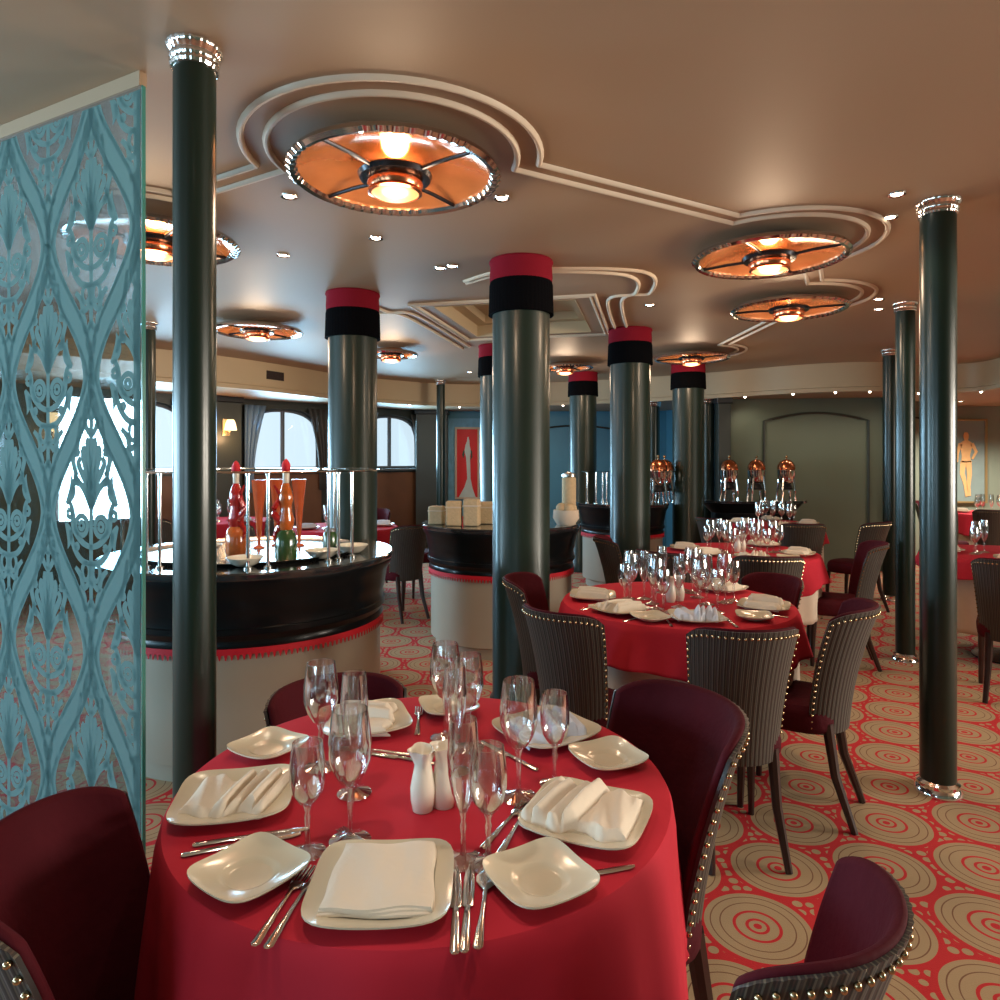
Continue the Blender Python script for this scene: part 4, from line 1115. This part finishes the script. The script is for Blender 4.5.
def setting(c, R, deg, phrase, tn, far=False, nap='npleat', side=True, kn=True):
    a = math.radians(deg); dx, dy = math.cos(a), math.sin(a); tx_, ty_ = -dy, dx
    L = lambda r, t: (c[0]+dx*r+tx_*t, c[1]+dy*r+ty_*t)
    rz = deg+90
    x, y = L(R-.15, 0); P('dinner', x, y, rz, 'square plate '+phrase, 'square dinner plates'); P(nap, x, y, rz, 'folded napkin on the plate '+phrase, 'folded napkins', ZT+.001, sc=(1, 1, 1.3))
    gg = 'glasses on '+tn; x, y = L(R-.40, -.02); G('flute', x, y, 'slim flute at the setting '+phrase, gg, far)
    x, y = L(R-.33, .06); G('goblet', x, y, 'large goblet at the setting '+phrase, gg, far)
    x, y = L(R-.30, .13); G('wine', x, y, 'smaller wine glass at the setting '+phrase, gg, far)
    if kn:
        x, y = L(R-.13, .135); P('knife', x, y, rz, 'knife at the setting '+phrase, 'cutlery on '+tn)
        x, y = L(R-.13, -.13); P('fork', x, y, rz, 'fork at the setting '+phrase, 'cutlery on '+tn)
def sidep(c, R, deg, phrase):
    a = math.radians(deg); P('side', c[0]+math.cos(a)*(R-.10), c[1]+math.sin(a)*(R-.10), deg+45, 'small square side plate '+phrase, 'square side plates')
def shakers(c, tn):
    P('shaker', c[0]-.03, c[1]-.02, 0, 'first white shaker in the middle of '+tn, 'white shakers'); P('shaker', c[0]+.02, c[1]+.01, 30, 'second white shaker in the middle of '+tn, 'white shakers')
setting(T2, R2, -92, 'before the big striped chair of the second table', 'the second table', nap='nblue')
setting(T2, R2, -143, 'before the smaller striped chair of the second table', 'the second table')
setting(T2, R2, 172, 'beside the fattest column on the second table', 'the second table', kn=False)
setting(T2, R2, -27, 'before the side-on chair of the second table', 'the second table')
setting(T2, R2, 40, 'on the far side of the second table', 'the second table', kn=False)
sidep(T2, R2, -118, 'between the two striped chairs on the second table'); sidep(T2, R2, -58, 'beside the side-on chair setting of the second table')
G('flute', T2[0]-.02, T2[1]+.2, 'single flute behind the shakers on the second table', 'glasses on the second table'); G('flute', T2[0]-.22, T2[1]+.05, 'flute amid the glass cluster on the second table', 'glasses on the second table')
shakers(T2, 'the second table')
tn = 'the third table'
for d, p in ((-98, 'before the striped chair of the third table'), (-148, 'before the dark chair of the third table'), (168, 'at the column end of the third table'), (-35, 'before the carpet-side chair of the third table'), (45, 'on the far side of the third table')):
    setting(T3, R2, d, p, tn, True, kn=False)
shakers(T3, tn)
sidep(T3, R2, -66, 'on the front edge of the third table')
for d, p in ((-100, 'before the striped chair of the fourth table'), (-30, 'before the carpet-side chair of the fourth table'), (180, 'near the fringed column on the fourth table'), (70, 'facing the urns on the fourth table')):
    setting(T4, .5, d, p, 'the fourth table', True, kn=False)
for d, p in ((-125, 'before the chair at the picture edge on pale-skirted table'), (160, 'behind the slim poles on the pale-skirted table'), (-60, 'at the outer side of the pale-skirted table')):
    setting(T5, .56, d, p, 'the pale-skirted table', True, kn=False)
for d, p in ((-120, 'on the table below the figure painting'), (160, 'on the painting-side table by the wall corner')):
    setting(T6, .5, d, p, 'the table under the painting', True, kn=False)
for d, p in ((-50, 'before the chair between the bars'), (10, 'on the table between the bars, back chair side'), (-140, 'on the table between the bars, window side')):
    setting(T7, .55, d, p, 'the table between the bars', True, 'nblue', kn=False)
for d, p in ((-40, 'on the table behind the bottles, nearer side'), (-120, 'on the table behind the bottles, pole side')):
    setting(T8, .5, d, p, 'the table behind the bottles', True, 'nblue', kn=False)

# ------------------------------------------------------------------ paintings and sconces
def flat(pts, mat, parent, name, y=-.012):
    bm = bmesh.new(); bm.faces.new([bm.verts.new((x, y, z)) for x, z in pts])
    r = bmesh.ops.extrude_face_region(bm, geom=bm.faces[:]); bmesh.ops.translate(bm, vec=(0, .006, 0), verts=[v for v in r['geom'] if isinstance(v, bmesh.types.BMVert)])
    return obj(name, bm, mat, parent, False)
def frame_of(t, w, h, fw, mat):
    bm = bmesh.new()
    for x0, x1, z0, z1 in ((-w/2-fw, w/2+fw, h/2, h/2+fw), (-w/2-fw, w/2+fw, -h/2-fw, -h/2), (-w/2-fw, -w/2, -h/2, h/2), (w/2, w/2+fw, -h/2, h/2)): box(bm, x0, x1, -.03, .0, z0, z1)
    obj('frame', bm, mat, t, False, bevel=.004)
t = thing('wall_painting', 'tall red painting with a slender pale figure on the blue wall', 'painting', (-.54, 11.22, 1.38))
frame_of(t, .34, 1.12, .035, 'cloth_cream')
flat([(-.17, -.56), (.17, -.56), (.17, .56), (-.17, .56)], 'paint_red', t, 'canvas', -.008)
flat([(-.14, -.56), (.14, -.56), (.09, -.42), (.055, -.25), (.05, 0), (.045, .12), (.06, .2), (.04, .3), (.035, .38), (.02, .44), (0, .42), (-.005, .36), (-.03, .3), (-.045, .2), (-.02, .1), (-.01, -.05), (0, -.25), (-.05, -.4)], 'paint_pale', t, 'pale_figure', -.016)
flat([(.05, .05), (.085, .1), (.08, .2), (.055, .22), (.06, .12)], 'paint_dark', t, 'dark_sleeve', -.019)
flat([(-.06, .08), (-.085, .14), (-.06, .22), (-.04, .2)], 'paint_dark', t, 'dark_sleeve', -.019)
t = thing('wall_mural', 'patterned blue wall hanging arched above the red painting', 'wall hanging', (-.62, 11.232, 1.5))
bm = bmesh.new(); box(bm, -.36, .36, -.006, .0, -.75, .62); obj('cloth', bm, 'paint_blue', t, False)
t = thing('wall_painting', 'pale painting of a golden standing figure on the far green wall', 'painting', (6.97, 10.18, 1.42))
frame_of(t, .56, 1.2, .03, 'gilt')
flat([(-.28, -.6), (.28, -.6), (.28, .6), (-.28, .6)], 'paint_teal', t, 'canvas', -.008)
def limb(pts, ws, name='painted_limb'):
    L_, R_ = [], []
    for i, (x, z) in enumerate(pts):
        p, q = pts[max(i-1, 0)], pts[min(i+1, len(pts)-1)]; dx, dz = q[0]-p[0], q[1]-p[1]; l = math.hypot(dx, dz)
        L_.append((x-dz/l*ws[i], z+dx/l*ws[i])); R_.append((x+dz/l*ws[i], z-dx/l*ws[i]))
    flat(L_+R_[::-1], 'paint_skin', t, name, -.016)
limb([(0, -.02), (-.005, .08), (0, .2), (.0, .27), (.0, .31)], [.075, .06, .085, .09, .03], 'painted_torso')
limb([(0, .31), (0, .34), (-.003, .39), (-.003, .43)], [.022, .035, .04, .02], 'painted_head')
limb([(.085, .26), (.15, .14), (.09, .03)], [.028, .022, .016])
limb([(-.085, .26), (-.13, .12), (-.14, -.02)], [.028, .022, .015])
limb([(.035, .0), (.05, -.2), (.035, -.38), (.05, -.52)], [.045, .034, .026, .02])
limb([(-.04, .0), (-.06, -.18), (-.01, -.36), (.01, -.53)], [.045, .034, .026, .02])
def sconce(x, y, z, rz, label):
    t = thing('wall_sconce', label, 'wall lamp', (x, y, z), rz, 'glowing wall sconces')
    bm = bmesh.new(); box(bm, -.05, .05, -.0, .02, -.12, .1); obj('back_plate', bm, 'brass', t, False, bevel=.005)
    bm = bmesh.new(); tube(bm, [(0, 0, -.06), (0, -.08, -.08), (0, -.11, -.03)], .01, 8); ar_ = obj('arm', bm, 'brass', t)
    bm = bmesh.new(); lathe(bm, [(.075, -.05), (.06, .03), (.04, .08), (0, .082)], 24, 0, -.11); obj('lamp_shade', bm, 'warm_bulb', ar_)
    ld = bpy.data.lights.new('sconce_light', 'POINT'); ld.energy = 5; ld.color = (1, .6, .3); ld.shadow_soft_size = .06
    lo = bpy.data.objects.new('sconce_light', ld); C.objects.link(lo)
    q = Vector((x, y, z-.15))+Vector((math.sin(rz)*.2, -math.cos(rz)*.2, 0)); lo.location = q
for s, lb in ((wcs[1]-.925, 'glowing wall sconce on the dark pilaster beside the middle window'), (wcs[2]-.925, 'glowing wall sconce seen through the etched glass')):
    p = wa+wd*s-wn*(.185 if s > wcs[2] else .02); sconce(p.x, p.y, 1.86, wr, lb)

# ------------------------------------------------------------------ light
def area(name, loc, target, sx, sy, e, col):
    ld = bpy.data.lights.new(name, 'AREA'); ld.shape = 'RECTANGLE'; ld.size = sx; ld.size_y = sy; ld.energy = e; ld.color = col; ld.spread = math.radians(125)
    o = bpy.data.objects.new(name, ld); C.objects.link(o); o.location = loc
    o.rotation_euler = (Vector(target)-Vector(loc)).to_track_quat('-Z', 'Y').to_euler(); return o
for c in (1.4, 3.4, 5.4): area('daylight', (-6.93, -2.2+c, 1.45), (0, -2.2+c, 1.3), 1.3, 1.25, 72, (.50, .80, 1.0))
for c in wcs[:4]:
    p = wa+wd*c-wn*.02; q = p-wn*3
    area('daylight', (p.x, p.y, 1.7), (q.x, q.y, 1.3), 1.0, .75, 42, (.40, .74, 1.0))
for c in (9.2, 11.4): area('daylight', (6.6-c, -2.13, 1.4), (6.6-c+.6, 2, 1.3), 1.4, 1.2, 16, (.55, .82, 1.0))
for c in (1.2, 3.3): area('daylight', (6.53, 3.2-c, 1.5), (0, 3.2-c+1, 1.3), 1.3, 1.1, 85, (1.0, .90, .76))
w = bpy.data.worlds.new('World'); S.world = w; w.use_nodes = True
bg = w.node_tree.nodes['Background']; bg.inputs[0].default_value = (.80, .90, 1.0, 1); bg.inputs[1].default_value = 1.15

# ------------------------------------------------------------------ camera
cd = bpy.data.cameras.new('Camera'); cam = bpy.data.objects.new('Camera', cd); C.objects.link(cam)
cam.location = (0, 0, 1.45); cam.rotation_euler = (PI/2, 0, 0)
cd.sensor_width = 36; cd.lens = 36*.68; cd.shift_y = -.041; cd.clip_start = .05
S.camera = cam
S.view_settings.view_transform = 'Standard'; S.view_settings.look = 'None'; S.view_settings.gamma = 1; S.view_settings.exposure = .2
S.cycles.max_bounces = 8; S.cycles.transparent_max_bounces = 24; S.cycles.caustics_reflective = False; S.cycles.caustics_refractive = False
S.cycles.use_denoising = True; S.cycles.sample_clamp_indirect = 4
